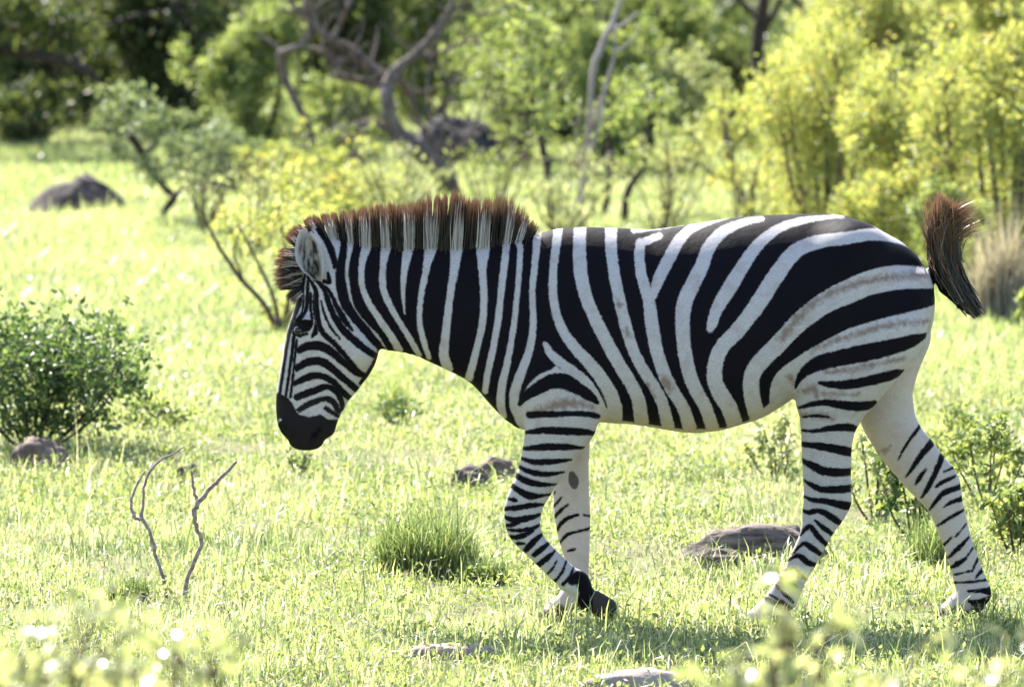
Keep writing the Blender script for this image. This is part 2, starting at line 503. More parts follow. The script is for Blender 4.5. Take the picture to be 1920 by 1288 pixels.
def poly_sdf(p, poly):
    poly = np.array(poly, float)
    d = np.full(len(p), 1e9); inside = np.zeros(len(p), bool)
    for i in range(len(poly)):
        a = poly[i]; b = poly[(i + 1) % len(poly)]
        ab = b - a
        t = np.clip(((p - a) @ ab) / max(ab @ ab, 1e-9), 0, 1)
        d = np.minimum(d, np.hypot(p[:, 0] - a[0] - ab[0] * t, p[:, 1] - a[1] - ab[1] * t))
        c = ((a[1] > p[:, 1]) != (b[1] > p[:, 1]))
        with np.errstate(divide='ignore', invalid='ignore'):
            xx = a[0] + (p[:, 1] - a[1]) * ab[0] / (ab[1] if ab[1] != 0 else 1e-9)
        inside ^= c & (p[:, 0] < xx)
    return np.where(inside, -d, d)

def S(view, sc, *pts):
    return [(*view(p), p[2] / sc) for p in pts]
A_ = lambda *p: S(vA, 2.385, *p)
B_ = lambda *p: S(vB, 2.385, *p)
C_ = lambda *p: S(vC, 2.385, *p)
D_ = lambda *p: S(vD, 3.067, *p)
E_ = lambda *p: S(vE, 3.067, *p)

trunk_poly = [vA(p) for p in [(300, 120), (335, 250), (350, 330), (352, 400), (354, 480), (377, 570), (430, 640), (480, 690), (535, 760), (548, 800), (600, 830), (900, 920), (1000, 1030), (1100, 1120), (1170, 1160)]] + \
    [vB(p) for p in [(176, 1110), (176, 1000), (200, 955), (340, 820), (420, 880), (520, 965), (558, 1010), (640, 1078), (900, 1112), (1100, 1108)]] + \
    [vC(p) for p in [(60, 1075), (128, 1030), (148, 1000), (150, 920), (165, 870), (205, 825), (300, 760), (400, 702), (500, 652), (600, 622), (700, 598), (800, 577), (900, 560), (980, 400), (900, 200), (600, 60), (0, 60)]] + [vA((1250, 60))]
W_TRUNK = [
    A_((325, 180, 30), (340, 240, 34), (358, 300, 34), (366, 345, 22), (362, 378, 6)),
    A_((385, 180, 30), (410, 240, 44), (412, 300, 36), (398, 380, 28), (400, 470, 28), (422, 570, 27), (472, 645, 30), (530, 710, 36), (562, 770, 38)),
    A_((470, 180, 45), (484, 250, 50), (488, 305, 44), (470, 380, 28), (470, 470, 25), (500, 550, 28), (558, 640, 30), (600, 700, 32), (636, 765, 36)),
    A_((572, 180, 45), (577, 250, 50), (578, 305, 46), (565, 380, 30), (565, 480, 30), (592, 555, 28), (640, 640, 25), (690, 720, 26), (726, 790, 26)),
    A_((680, 180, 50), (680, 240, 52), (680, 300, 48), (662, 400, 30), (655, 500, 20), (663, 600, 6)),
    A_((780, 180, 55), (782, 240, 64), (780, 300, 58), (760, 400, 32), (735, 530, 25), (730, 640, 26), (750, 730, 26), (772, 800, 22)),
    A_((895, 180, 55), (895, 240, 64), (895, 305, 58), (886, 400, 40), (870, 500, 32), (857, 600, 34), (846, 700, 36), (838, 780, 44), (856, 850, 46)),
    A_((1015, 180, 60), (1015, 240, 74), (1014, 305, 64), (1012, 400, 38), (1018, 500, 32), (1015, 620, 32), (995, 720, 30), (970, 820, 33), (952, 890, 36)),
    B_((110, 200, 40), (118, 290, 32), (104, 420, 32), (94, 500, 30), (84, 600, 30), (60, 745, 30), (36, 855, 28), (22, 950, 26)),
    B_((112, 300, 26), (125, 268, 30), (165, 272, 26), (182, 315, 26)),
    B_((181, 300, 24), (176, 400, 26), (165, 520, 25), (150, 660, 26), (125, 800, 30), (100, 910, 36), (92, 1000, 38), (105, 1060, 30)),
    B_((262, 200, 34), (255, 280, 34), (246, 380, 30), (234, 500, 27), (238, 640, 30), (222, 750, 34), (185, 855, 40), (156, 940, 42), (155, 1010, 44), (180, 1090, 34)),
    B_((355, 190, 42), (345, 270, 40), (328, 400, 35), (328, 520, 38), (350, 620, 40), (385, 690, 45), (435, 755, 50), (490, 812, 55), (540, 875, 58), (582, 945, 62), (602, 1010, 66), (600, 1080, 75)),
    B_((452, 180, 55), (446, 300, 58), (452, 420, 60), (478, 530, 56), (520, 625, 56), (570, 722, 58), (620, 812, 58), (668, 890, 58), (706, 970, 60), (724, 1080, 64)),
    B_((590, 190, 55), (588, 300, 52), (602, 420, 50), (624, 530, 52), (650, 640, 52), (682, 745, 50), (726, 832, 50), (775, 910, 52), (815, 990, 52), (842, 1100, 58)),
    B_((720, 285, 44), (714, 340, 46), (724, 430, 48), (752, 520, 52), (766, 620, 60), (786, 740, 57), (820, 850, 58), (865, 940, 57), (906, 1005, 54), (938, 1100, 62)),
    B_((722, 285, 36), (755, 272, 34), (808, 252, 26)),
    B_((690, 232, 22), (760, 222, 22), (840, 212, 18), (930, 200, 14)),
    B_((774, 510, 34), (798, 440, 50), (845, 350, 55), (890, 275, 50), (945, 225, 36), (1040, 188, 26), (1150, 162, 18), (1290, 146, 8)),
    B_((1270, 178, 18), (1190, 192, 30), (1090, 232, 46), (1025, 300, 56), (990, 385, 62), (950, 460, 66), (912, 545, 68), (904, 640, 64), (914, 760, 61), (938, 865, 62), (970, 940, 60), (1006, 1005, 58), (1040, 1100, 58)),
    C_((492, 166, 8), (400, 172, 17), (300, 185, 28), (200, 214, 38), (120, 268, 48), (60, 335, 55), (0, 425, 62), (-35, 480, 64), (-85, 560, 54), (-106, 620, 48), (-119, 655, 30)),
    C_((795, 305, 14), (740, 275, 28), (660, 248, 45), (590, 240, 52), (480, 256, 54), (380, 270, 56), (290, 300, 62), (230, 350, 68), (170, 430, 72), (100, 535, 72), (40, 615, 68), (0, 665, 68), (-60, 725, 66), (-92, 790, 68), (-98, 880, 68), (-68, 950, 74), (-34, 1005, 72), (0, 1100, 72)),
    C_((890, 445, 84), (800, 434, 95), (700, 433, 108), (600, 450, 108), (500, 488, 104), (400, 535, 94), (300, 605, 86), (230, 672, 80), (170, 735, 78), (110, 795, 76), (72, 850, 74), (64, 910, 74), (76, 985, 72), (100, 1060, 76)),
    C_((100, 1070, 50), (160, 1010, 40), (215, 950, 40)),
    B_((292, 728, 24), (318, 772, 38), (370, 815, 44), (425, 858, 50), (475, 905, 52), (515, 965, 52), (545, 1030, 52)),
    B_((335, 845, 22), (285, 872, 38), (240, 908, 38), (212, 938, 22)),
]
K_BODY = [
    A_((388, 230, 22), (386, 320, 30), (374, 400, 38), (377, 470, 44), (396, 550, 44), (440, 618, 35), (492, 682, 34), (540, 742, 28), (575, 790, 22)),
    A_((270, 215, 24), (308, 270, 28), (336, 330, 26), (352, 390, 22)),
    # haunch and near hind leg
    C_((850, 690, 18), (800, 706, 48), (740, 724, 62), (650, 745, 70), (550, 765, 74), (450, 785, 68), (370, 806, 62), (310, 843, 44), (278, 885, 22), (266, 922, 6)),
    C_((745, 850, 14), (700, 862, 42), (600, 885, 42), (500, 902, 40), (420, 902, 28), (370, 896, 12)),
    C_((617, 992, 26), (590, 1000, 40), (540, 1002, 40), (470, 995, 36), (400, 985, 25), (340, 992, 22), (285, 1012, 10)),
    C_((300, 1055, 6), (350, 1045, 10), (410, 1050, 8)),
    [(1756, 505, 16), (1766, 530, 26), (1790, 562, 26), (1812, 585, 20)],
    E_((682, 74, 34), (640, 62, 44), (550, 65, 32), (450, 84, 18), (380, 85, 8)),
    E_((668, 212, 46), (580, 190, 48), (480, 172, 38), (368, 163, 24)),
    E_((668, 325, 40), (580, 325, 45), (500, 315, 45), (440, 287, 40), (378, 258, 22)),
    E_((668, 420, 40), (580, 425, 40), (500, 424, 35), (440, 402, 28), (392, 372, 8)),
    E_((668, 528, 44), (600, 512, 42), (520, 492, 30), (450, 487, 25), (390, 468, 8)),
    E_((610, 628, 26), (560, 590, 38), (510, 560, 32), (470, 548, 28), (420, 560, 25), (382, 548, 8)),
    E_((560, 688, 18), (510, 650, 28), (458, 606, 10)),
    E_((525, 748, 22), (470, 690, 30), (430, 640, 22), (400, 660, 18), (374, 694, 5)),
    E_((492, 803, 20), (450, 772, 32), (400, 740, 25), (370, 755, 14), (326, 804, 4)),
    E_((458, 864, 22), (410, 845, 32), (370, 812, 28), (340, 815, 15), (300, 842, 4)),
    E_((398, 944, 14), (370, 918, 20), (345, 890, 18), (322, 884, 14), (328, 908, 14), (362, 928, 14)),
    E_((322, 892, 12), (270, 896, 6)),
    E_((352, 988, 12), (300, 957, 25), (250, 932, 8)),
    E_((332, 1078, 12), (290, 1035, 18), (236, 982, 7)),
    E_((318, 1112, 14), (262, 1070, 18), (196, 1033, 8)),
    E_((340, 1150, 30), (270, 1105, 36), (176, 1056, 18)),
    # near fore leg
    B_((178, 1000, 14), (200, 965, 34), (260, 922, 52), (320, 892, 62), (380, 893, 66), (440, 925, 52), (490, 958, 40), (526, 990, 14)),
    B_((222, 1045, 30), (270, 1040, 26), (340, 1038, 24), (420, 1035, 20), (480, 1040, 24), (528, 1052, 20)),
    D_((326, 98, 16), (420, 82, 35), (540, 82, 42), (650, 90, 38), (724, 106, 18)),
    D_((308, 192, 16), (400, 180, 34), (480, 175, 38), (570, 178, 32), (658, 186, 8)),
    D_((298, 248, 14), (380, 265, 30), (470, 262, 30), (584, 254, 12)),
    D_((284, 296, 18), (350, 322, 28), (440, 335, 28), (544, 327, 8)),
    D_((270, 347, 26), (340, 380, 35), (420, 395, 27), (505, 398, 5)),
    D_((248, 408, 26), (300, 440, 35), (350, 460, 40), (400, 463, 24), (465, 455, 8)),
    D_((228, 482, 14), (265, 488, 22)),
    D_((198, 542, 20), (290, 528, 28), (360, 518, 28), (430, 515, 10)),
    D_((198, 588, 18), (260, 602, 30), (330, 592, 32), (405, 574, 14)),
    D_((208, 640, 18), (250, 630, 20), (290, 612, 12)),
    D_((208, 660, 12), (290, 662, 18), (350, 655, 24), (405, 635, 14)),
    D_((232, 706, 24), (300, 695, 28), (365, 662, 18)),
    D_((325, 778, 26), (370, 726, 32), (418, 688, 14)),
    D_((280, 742, 20), (318, 738, 8)),
    D_((372, 806, 26), (415, 770, 28), (460, 736, 10)),
    D_((396, 864, 26), (440, 830, 28), (494, 782, 8)),
    D_((450, 915, 9), (480, 880, 8), (502, 838, 5)),
    D_((494, 956, 14), (535, 902, 11), (558, 843, 6)),
    D_((540, 975, 18), (580, 925, 14), (600, 880, 8)),
    D_((590, 950, 50), (640, 940, 80), (680, 1010, 95), (680, 1090, 110), (700, 1140, 90)),
    D_((740, 1060, 90), (790, 1090, 130)),
    # face
    A_((206, 480, 5), (207, 560, 8), (196, 618, 7)),
    A_((252, 520, 5), (256, 590, 8), (264, 636, 5)),
    A_((288, 545, 5), (306, 610, 9), (336, 668, 7), (372, 712, 5)),
    A_((215, 425, 8), (200, 485, 18), (190, 550, 20), (168, 608, 18), (142, 690, 16), (128, 770, 12), (112, 880, 12), (96, 985, 10)),
    A_((228, 455, 10), (226, 530, 17), (216, 592, 14), (186, 628, 20), (166, 672, 18)),
    A_((168, 680, 16), (158, 760, 13), (146, 850, 11), (126, 980, 10)),
    A_((178, 720, 8), (168, 800, 9), (160, 880, 9), (148, 980, 9)),
    A_((240, 510, 10), (240, 570, 14), (250, 640, 8)),
    A_((225, 435, 10), (262, 495, 18), (268, 570, 20), (276, 640, 20), (300, 690, 22), (352, 738, 22), (410, 808, 22), (450, 858, 22), (488, 886, 16)),
    A_((250, 440, 10), (298, 485, 18), (318, 540, 22), (342, 602, 25), (390, 675, 30), (450, 730, 30), (510, 778, 26), (545, 802, 20)),
    A_((275, 455, 8), (325, 500, 14), (352, 555, 18), (386, 618, 26), (428, 675, 8)),
    A_((262, 640, 5), (262, 680, 22), (248, 704, 8)),
    A_((190, 765, 30), (230, 746, 36), (290, 747, 40), (340, 776, 35), (390, 820, 28), (440, 866, 22), (490, 892, 14)),
    A_((178, 848, 28), (230, 818, 32), (290, 816, 36), (340, 850, 32), (385, 890, 28), (425, 925, 28), (452, 955, 24)),
    A_((166, 918, 20), (230, 886, 30), (290, 881, 28), (340, 908, 28), (380, 952, 26), (420, 990, 22)),
    A_((178, 978, 30), (250, 951, 30), (310, 930, 25), (350, 950, 22), (376, 992, 22), (380, 1035, 18)),
    A_((188, 1036, 20), (240, 1005, 25), (300, 985, 22), (340, 1000, 25), (364, 1045, 20)),
    A_((308, 1028, 16), (340, 1050, 18), (362, 1066, 12)),
    A_((545, 800, 24), (505, 862, 20), (462, 918, 12)),
    A_((300, 455, 14), (325, 458, 18), (318, 420, 10)),
    A_((170, 650, 30), (195, 655, 56), (222, 652, 52), (240, 640, 24)),
    A_((160, 690, 10), (190, 700, 12), (225, 690, 8)),
]
muzzle = [vA(p) for p in [(60, 965), (95, 962), (140, 985), (165, 1020), (185, 1055), (235, 1068), (285, 1055), (315, 1078), (355, 1082), (400, 1110), (340, 1220), (200, 1260), (60, 1150)]]
K_FAR = [
    E_((1065, 60, 18), (1010, 120, 14), (970, 180, 12), (932, 250, 5)),
    E_((1140, 145, 40), (1070, 220, 30), (1020, 290, 22), (980, 350, 8)),
    E_((1192, 230, 30), (1140, 340, 28), (1100, 420, 24), (1068, 470, 8)),
    E_((1092, 306, 10), (1060, 350, 24), (1033, 394, 8)),
    E_((1260, 300, 14), (1196, 322, 5)),
    E_((1262, 350, 12), (1190, 380, 22), (1146, 408, 8)),
    E_((1296, 410, 30), (1200, 440, 28), (1150, 490, 22), (1116, 542, 8)),
    E_((1304, 480, 28), (1240, 495, 20), (1196, 523, 5)),
    E_((1320, 540, 12), (1240, 580, 16), (1162, 634, 7)),
    E_((1325, 625, 8), (1266, 694, 7)),
    E_((1342, 700, 10), (1280, 760, 22), (1216, 826, 8)),
    E_((1365, 762, 8), (1326, 816, 7)),
    E_((1322, 820, 14), (1280, 850, 26), (1232, 882, 8)),
    E_((1394, 825, 12), (1358, 894, 7)),
    E_((1345, 892, 8), (1260, 916, 7)),
    E_((1420, 890, 22), (1380, 930, 8)),
    E_((1450, 945, 12), (1350, 955, 10), (1258, 962, 8)),
    E_((1470, 1010, 44), (1400, 1005, 20), (1335, 1006, 10)),
    E_((1460, 1060, 40), (1400, 1080, 50), (1340, 1062, 12)),
    E_((1240, 700, 10), (1195, 750, 9)),
    D_((526, 472, 8), (486, 524, 11)),
    D_((568, 507, 6), (520, 550, 18), (484, 596, 8)),
    D_((624, 568, 12), (560, 590, 20), (520, 630, 16), (500, 675, 7)),
    D_((700, 648, 14), (620, 665, 12), (560, 685, 16), (514, 742, 7)),
    D_((566, 778, 9), (606, 766, 9)),
    D_((700, 582, 10), (660, 570, 7)),
    D_((490, 440, 8), (470, 480, 8)),
]
CHESTNUT = D_((590, 335, 34), (600, 372, 56), (604, 400, 36))
BROWN = [
    C_((850, 428, 26), (760, 424, 30), (660, 432, 30), (560, 448, 30), (460, 478, 32), (380, 515, 30), (310, 570, 36), (250, 630, 40), (200, 690, 40)),
    C_((865, 625, 20), (740, 632, 24), (620, 652, 26), (520, 682, 24), (420, 712, 22), (340, 745, 18)),
    C_((750, 785, 18), (660, 805, 26), (560, 822, 26), (470, 838, 24), (400, 848, 16)),
    C_((540, 948, 16), (450, 945, 18), (380, 945, 16)),
    B_((235, 1035, 30), (320, 1005, 44), (420, 985, 40), (500, 1010, 26)),
    C_((290, 1050, 12), (360, 1040, 26), (430, 1055, 20)),
    C_((-330, 880, 40), (-300, 920, 30)), C_((235, 870, 26), (262, 905, 20)), C_((300, 935, 30), (345, 925, 40), (360, 960, 20)),
    B_((615, 530, 22), (625, 560, 24)), B_((650, 650, 20), (660, 690, 20)), B_((740, 910, 36), (770, 960, 26)),
    E_((890, 172, 10), (816, 228, 16)),
]

def coat(P):
    """stripe distance (<0 black), brown, warm, hoof, from side coordinates of skin points P (N,3)"""
    far = P[:, 1] > 0.02
    ref = -0.2
    s_ = (D + ref) / D / PPM
    near_px = np.stack([960 + P[:, 0] / s_, HOR + (H - P[:, 2]) / s_], -1)
    sf = (D + 0.08) / D / PPM
    far_px = np.stack([960 + P[:, 0] / sf, HOR + (H - P[:, 2]) / sf], -1)
    f = np.full(len(P), 30.0)
    widen = 0.9
    def paint(sel, px, pts, white):
        A = np.array(pts)
        r = A[:, 2].max() / 2 + 12
        m = sel & (px[:, 0] > A[:, 0].min() - r) & (px[:, 0] < A[:, 0].max() + r) & (px[:, 1] > A[:, 1].min() - r) & (px[:, 1] < A[:, 1].max() + r)
        i = np.where(m)[0]
        if not len(i): return
        d = stroke_sdf(px[i], pts)
        f[i] = np.maximum(f[i], -d) if white else np.minimum(f[i], d - widen)
    # the far limbs below the trunk carry their own marks
    u, v = near_px.T
    farleg = far & (((v > 690) & (u > 1590)) | ((v > 800) & (u > 990) & (u < 1200)) | ((v > 760) & (u > 1560)))
    body = ~farleg
    i = np.where(body)[0]
    f[i] = np.minimum(f[i], poly_sdf(near_px[i], trunk_poly))
    for st in W_TRUNK: paint(body, near_px, st, True)
    for st in K_BODY: paint(body, near_px, st, False)
    i = np.where(body & (u < 660) & (v > 700))[0]
    f[i] = np.minimum(f[i], poly_sdf(near_px[i], muzzle))
    for st in K_FAR: paint(farleg, far_px, st, False)
    g = f.copy(); f[:] = 30.0
    for st in BROWN[:-1]: paint(body, near_px, st, False)
    paint(farleg, far_px, BROWN[-1], False)
    brown = f.copy(); f[:] = 30.0
    paint(farleg, far_px, CHESTNUT, False)
    chest = f.copy()
    f[:] = g
    # warm dusty tint: belly and inside of the limbs
    warm = np.clip((v - 740) / 60, 0, 1) * ((u > 1110) & (u < 1500))
    warm = np.maximum(warm, farleg * 0.8)
    hoof = np.clip((0.05 - P[:, 2] + 0.01 * np.sin(P[:, 0] * 90)) / 0.02, 0, 1) * (v > 1130)
    lifted = (~far) & (u > 1112) & (u < 1200) & (v > 1100)
    hoof = np.maximum(hoof, lifted.astype(float))
    hoof = np.maximum(hoof, np.clip((1.5 - chest) / 3, 0, 1) * .9)
    hoof = np.maximum(hoof, np.clip((v - 742) / 90, 0, .2) * (u < 660) * body)   # bare dark skin of the muzzle
    return np.clip(f, -30, 30), np.clip(brown, -30, 30), warm, hoof

st, br, wm, hf = coat(V)

# ears: cupped leaves with thickness, joined to the same skin
def make_ear(sgn):
    L = [((285, 438), 14, 12), ((262, 405), 46, 34), ((248, 360), 64, 34), ((243, 315), 66, 26), ((238, 275), 56, 18), ((228, 240), 38, 12), ((215, 208), 8, 2)]
    rows, cols = 26, 15
    tt = np.linspace(0, len(L) - 1, rows)
    cx = np.interp(tt, range(len(L)), [l[0][0] for l in L]); cy = np.interp(tt, range(len(L)), [l[0][1] for l in L])
    hwid = np.interp(tt, range(len(L)), [l[1] for l in L]); cup = np.interp(tt, range(len(L)), [l[2] for l in L])
    front = []; back = []
    for r in range(rows):
        for c in range(cols):
            q = -1 + 2 * c / (cols - 1)
            lean = 0.32 * hwid[r] * q
            ux, uy = vA((cx[r] + hwid[r] * q, cy[r] + lean * 0.5 + 4 * math.sin(r * 1.3) * 0.3))
            yo = -0.098 - 0.02 * (r / rows) - (abs(q) ** 2.0) * cup[r] / 2.385 / PPM * 1.6
            front.append(((ux - 960) / PPM, yo * -sgn, H - (uy - HOR) / PPM))
            back.append(((ux - 960) / PPM, (yo + 0.006 + 0.012 * (1 - abs(q))) * -sgn, H - (uy - HOR) / PPM))
    v = np.array(front + back); n = rows * cols
    f = []
    for r in range(rows - 1):
        for c in range(cols - 1):
            a = r * cols + c
            f.append((a, a + 1, a + cols + 1, a + cols)); f.append((n + a, n + a + cols, n + a + cols + 1, n + a + 1))
    for r in range(rows - 1):
        for c in (0, cols - 1):
            a = r * cols + c
            q = (a, a + cols, n + a + cols, n + a)
            f.append(q if c == 0 else q[::-1])
    for c in range(cols - 1):
        a = (rows - 1) * cols + c
        f.append((a, a + 1, n + a + 1, n + a))
    f = np.array(f)
    if sgn > 0: f = f[:, ::-1]
    qq = np.tile(np.linspace(-1, 1, cols), rows); rr = np.repeat(np.linspace(0, 1, rows), cols)
    inner = np.clip((0.86 - np.abs(qq)) * 4, 0, 1) * np.clip((0.95 - rr) * 6, 0, 1)
    ein = np.concatenate([inner, np.zeros(n)])
    s2 = np.concatenate([np.full(n, 8.0), np.where(rr > 0.8, -6.0, np.where((rr > .35) & (rr < .5), -6., 8.0))])
    return v, f, ein, s2
allV = [V]; allF = [Fq]; ear_in = [np.zeros(len(V))]
for sgn in (-1, 1):
    v, f, e, s2 = make_ear(sgn)
    allF.append(f + sum(len(a) for a in allV)); allV.append(v); ear_in.append(e)
    st = np.concatenate([st, s2]); z = np.zeros(len(v))
    br = np.concatenate([br, z + 30]); wm = np.concatenate([wm, z]); hf = np.concatenate([hf, z])

def zebra_mat():
    m, nt, b, out = new_mat('zebra_coat')
    L = nt.links.new
    def attr(n): return N(nt, 'ShaderNodeAttribute', attribute_name=n).outputs['Fac']
    def math_(op, a, bb=None, clamp=False):
        n = N(nt, 'ShaderNodeMath', operation=op); n.use_clamp = clamp
        for i, x in enumerate((a, bb)):
            if x is None: continue
            if isinstance(x, (int, float)): n.inputs[i].default_value = x
            else: L(x, n.inputs[i])
        return n.outputs[0]
    def mix(fac, a, bb):
        n = N(nt, 'ShaderNodeMix', data_type='RGBA')
        for i, x in ((0, fac), (6, a), (7, bb)):
            if isinstance(x, tuple): n.inputs[i].default_value = (*x, 1)
            elif isinstance(x, (int, float)): n.inputs[i].default_value = x
            else: L(x, n.inputs[i])
        return n.outputs[2]
    def noise(scale, detail=3, stretch=None):
        tc = N(nt, 'ShaderNodeTexCoord')
        n = N(nt, 'ShaderNodeTexNoise'); n.inputs['Scale'].default_value = scale; n.inputs['Detail'].default_value = detail
        if stretch:
            mp = N(nt, 'ShaderNodeMapping'); mp.inputs['Scale'].default_value = stretch
            L(tc.outputs['Object'], mp.inputs[0]); L(mp.outputs[0], n.inputs[0])
        else: L(tc.outputs['Object'], n.inputs[0])
        return n.outputs[0]
    fine = noise(260, 3); mid = noise(55, 5); big = noise(9, 5); hair = noise(420, 2, (0.35, 1, 1))
    # ragged hair edge on each stripe
    s = math_('ADD', attr('stripe'), math_('MULTIPLY', math_('SUBTRACT', hair, 0.5), 8.0))
    s = math_('ADD', s, math_('MULTIPLY', math_('SUBTRACT', mid, 0.5), 4.0))
    white = N(nt, 'ShaderNodeMapRange'); white.interpolation_type = 'SMOOTHSTEP'
    white.inputs[1].default_value = -1.4; white.inputs[2].default_value = 1.6
    L(s, white.inputs[0])
    wcol = mix(big, (0.40, 0.37, 0.38), (0.51, 0.475, 0.485))
    wcol = mix(math_('MULTIPLY', math_('SUBTRACT', hair, 0.35, True), 1.5), wcol, (0.21, 0.185, 0.18))
    soil = N(nt, 'ShaderNodeMapRange'); soil.inputs[1].default_value = 0.5; soil.inputs[2].default_value = 0.75
    L(noise(22, 7), soil.inputs[0])
    wcol = mix(math_('MULTIPLY', soil.outputs[0], 0.5), wcol, (0.27, 0.22, 0.19))
    wcol = mix(math_('MULTIPLY', attr('warm'), 0.4), wcol, (0.50, 0.39, 0.32))
    # faint brown stripes, broken up
    bs = math_('ADD', attr('brown'), math_('MULTIPLY', math_('SUBTRACT', mid, 0.5), 26))
    bmask = N(nt, 'ShaderNodeMapRange'); bmask.inputs[1].default_value = 4; bmask.inputs[2].default_value = -7
    L(bs, bmask.inputs[0])
    wcol = mix(math_('MULTIPLY', bmask.outputs[0], 0.8), wcol, (0.17, 0.115, 0.09))
    bcol = mix(big, (0.0045, 0.004, 0.006), (0.008, 0.007, 0.010))
    c = mix(white.outputs[0], bcol, wcol)
    c = mix(math_('MULTIPLY', attr('hoof'), math_('ADD', math_('SUBTRACT', 1.0, white.outputs[0]), math_('GREATER_THAN', attr('hoof'), 0.36), True)), c, (0.05, 0.040, 0.038))
    earn = N(nt, 'ShaderNodeMapRange'); earn.inputs[1].default_value = 0.42; earn.inputs[2].default_value = 0.62
    L(noise(48, 6, (1, 1, 0.4)), earn.inputs[0])
    earc = mix(earn.outputs[0], (0.03, 0.025, 0.025), (0.27, 0.245, 0.24))
    c = mix(attr('earin'), c, earc)
    L(c, b.inputs['Base Color'])
    b.inputs['Roughness'].default_value = 0.62
    b.inputs['Specular IOR Level'].default_value = 0.035
    b.inputs['Sheen Weight'].default_value = 0.0
    b.inputs['Sheen Roughness'].default_value = 0.35
    bp = N(nt, 'ShaderNodeBump'); bp.inputs['Strength'].default_value = 0.25; bp.inputs['Distance'].default_value = 0.004
    L(hair, bp.inputs['Height'])
    bp2 = N(nt, 'ShaderNodeBump'); bp2.inputs['Strength'].default_value = 0.18; bp2.inputs['Distance'].default_value = 0.02
    L(noise(16, 4), bp2.inputs['Height']); L(bp.outputs[0], bp2.inputs['Normal'])
    L(bp2.outputs[0], b.inputs['Normal'])
    return m
zeb_me = mesh_from('zebra', np.concatenate(allV), np.concatenate(allF), 4, zebra_mat(),
                   dict(stripe=st, brown=br, warm=wm, hoof=hf, earin=np.concatenate(ear_in)), smooth=True)
zebra = obj('zebra', zeb_me)
tag(zebra, 'black and white striped zebra walking through grass with head lowered', 'zebra')

# eye
def sphere(r, seg=20, ring=12):
    v = [(0, 0, r)]; f = []
    for i in range(1, ring):
        for j in range(seg):
            a = math.pi * i / ring; b2 = 2 * math.pi * j / seg
            v.append((r * math.sin(a) * math.cos(b2), r * math.sin(a) * math.sin(b2), r * math.cos(a)))
    v.append((0, 0, -r))
    me = bpy.data.meshes.new('s')
    for j in range(seg): f.append((0, 1 + j, 1 + (j + 1) % seg))
    for i in range(ring - 2):
        for j in range(seg):
            a = 1 + i * seg + j; b2 = 1 + i * seg + (j + 1) % seg
            f.append((a, a + seg, b2 + seg, b2))
    k = 1 + (ring - 2) * seg
    for j in range(seg): f.append((k + j, len(v) - 1, k + (j + 1) % seg))
    me.from_pydata(v, [], f); me.polygons.foreach_set('use_smooth', [True] * len(f))
    return me
m_eye, nt_, b_, _o = new_mat('wet_dark_eye')
b_.inputs['Base Color'].default_value = (0.006, 0.004, 0.004, 1); b_.inputs['Roughness'].default_value = 0.08
ux, uy = vA((203, 662))
ys = surf_y(ux, uy)
for sgn in (1, -1):
    me = sphere(0.021); me.materials.append(m_eye)
    e = obj('eye', me, zebra)
    e.location = ((ux - 960) / PPM, sgn * (ys + 0.012), H - (uy - HOR) / PPM)
    e.scale = (1.15, 0.8, 0.85)

# hair: flat tapering strands
def strands(base, mid, tip, w, dark, tipbrown, name, mat, parent):
    """three-point ribbons, all arrays (n,3); colours by attributes"""
    n = len(base)
    side = np.cross(tip - base, np.array([0, 1, 0]) + rng.normal(0, .5, (n, 3)))
    side /= np.linalg.norm(side, axis=1)[:, None] + 1e-9
    vv = np.empty((n, 7, 3)); tv = np.empty((n, 7))
    q1 = base * .45 + mid * .55 ; q1 = base + (mid - base) * .9
    q2 = mid + (tip - mid) * .55
    for k, (p, ww, t) in enumerate(((base, 1, 0), (q1, .9, .45), (q2, .6, .78))):
        vv[:, 2 * k] = p - side * (w * ww)[:, None]; vv[:, 2 * k + 1] = p + side * (w * ww)[:, None]
        tv[:, 2 * k] = t; tv[:, 2 * k + 1] = t
    vv[:, 6] = tip; tv[:, 6] = 1
    o = (np.arange(n) * 7)[:, None]
    tri = np.concatenate([o + np.array(t)[None, :] for t in ((0, 1, 3), (0, 3, 2), (2, 3, 5), (2, 5, 4), (4, 5, 6))])
    me = mesh_from(name, vv.reshape(-1, 3), tri, 3, mat, dict(along=tv.ravel(), dark=np.repeat(dark, 7), tipb=np.repeat(tipbrown, 7)))
    return obj(name, me, parent)

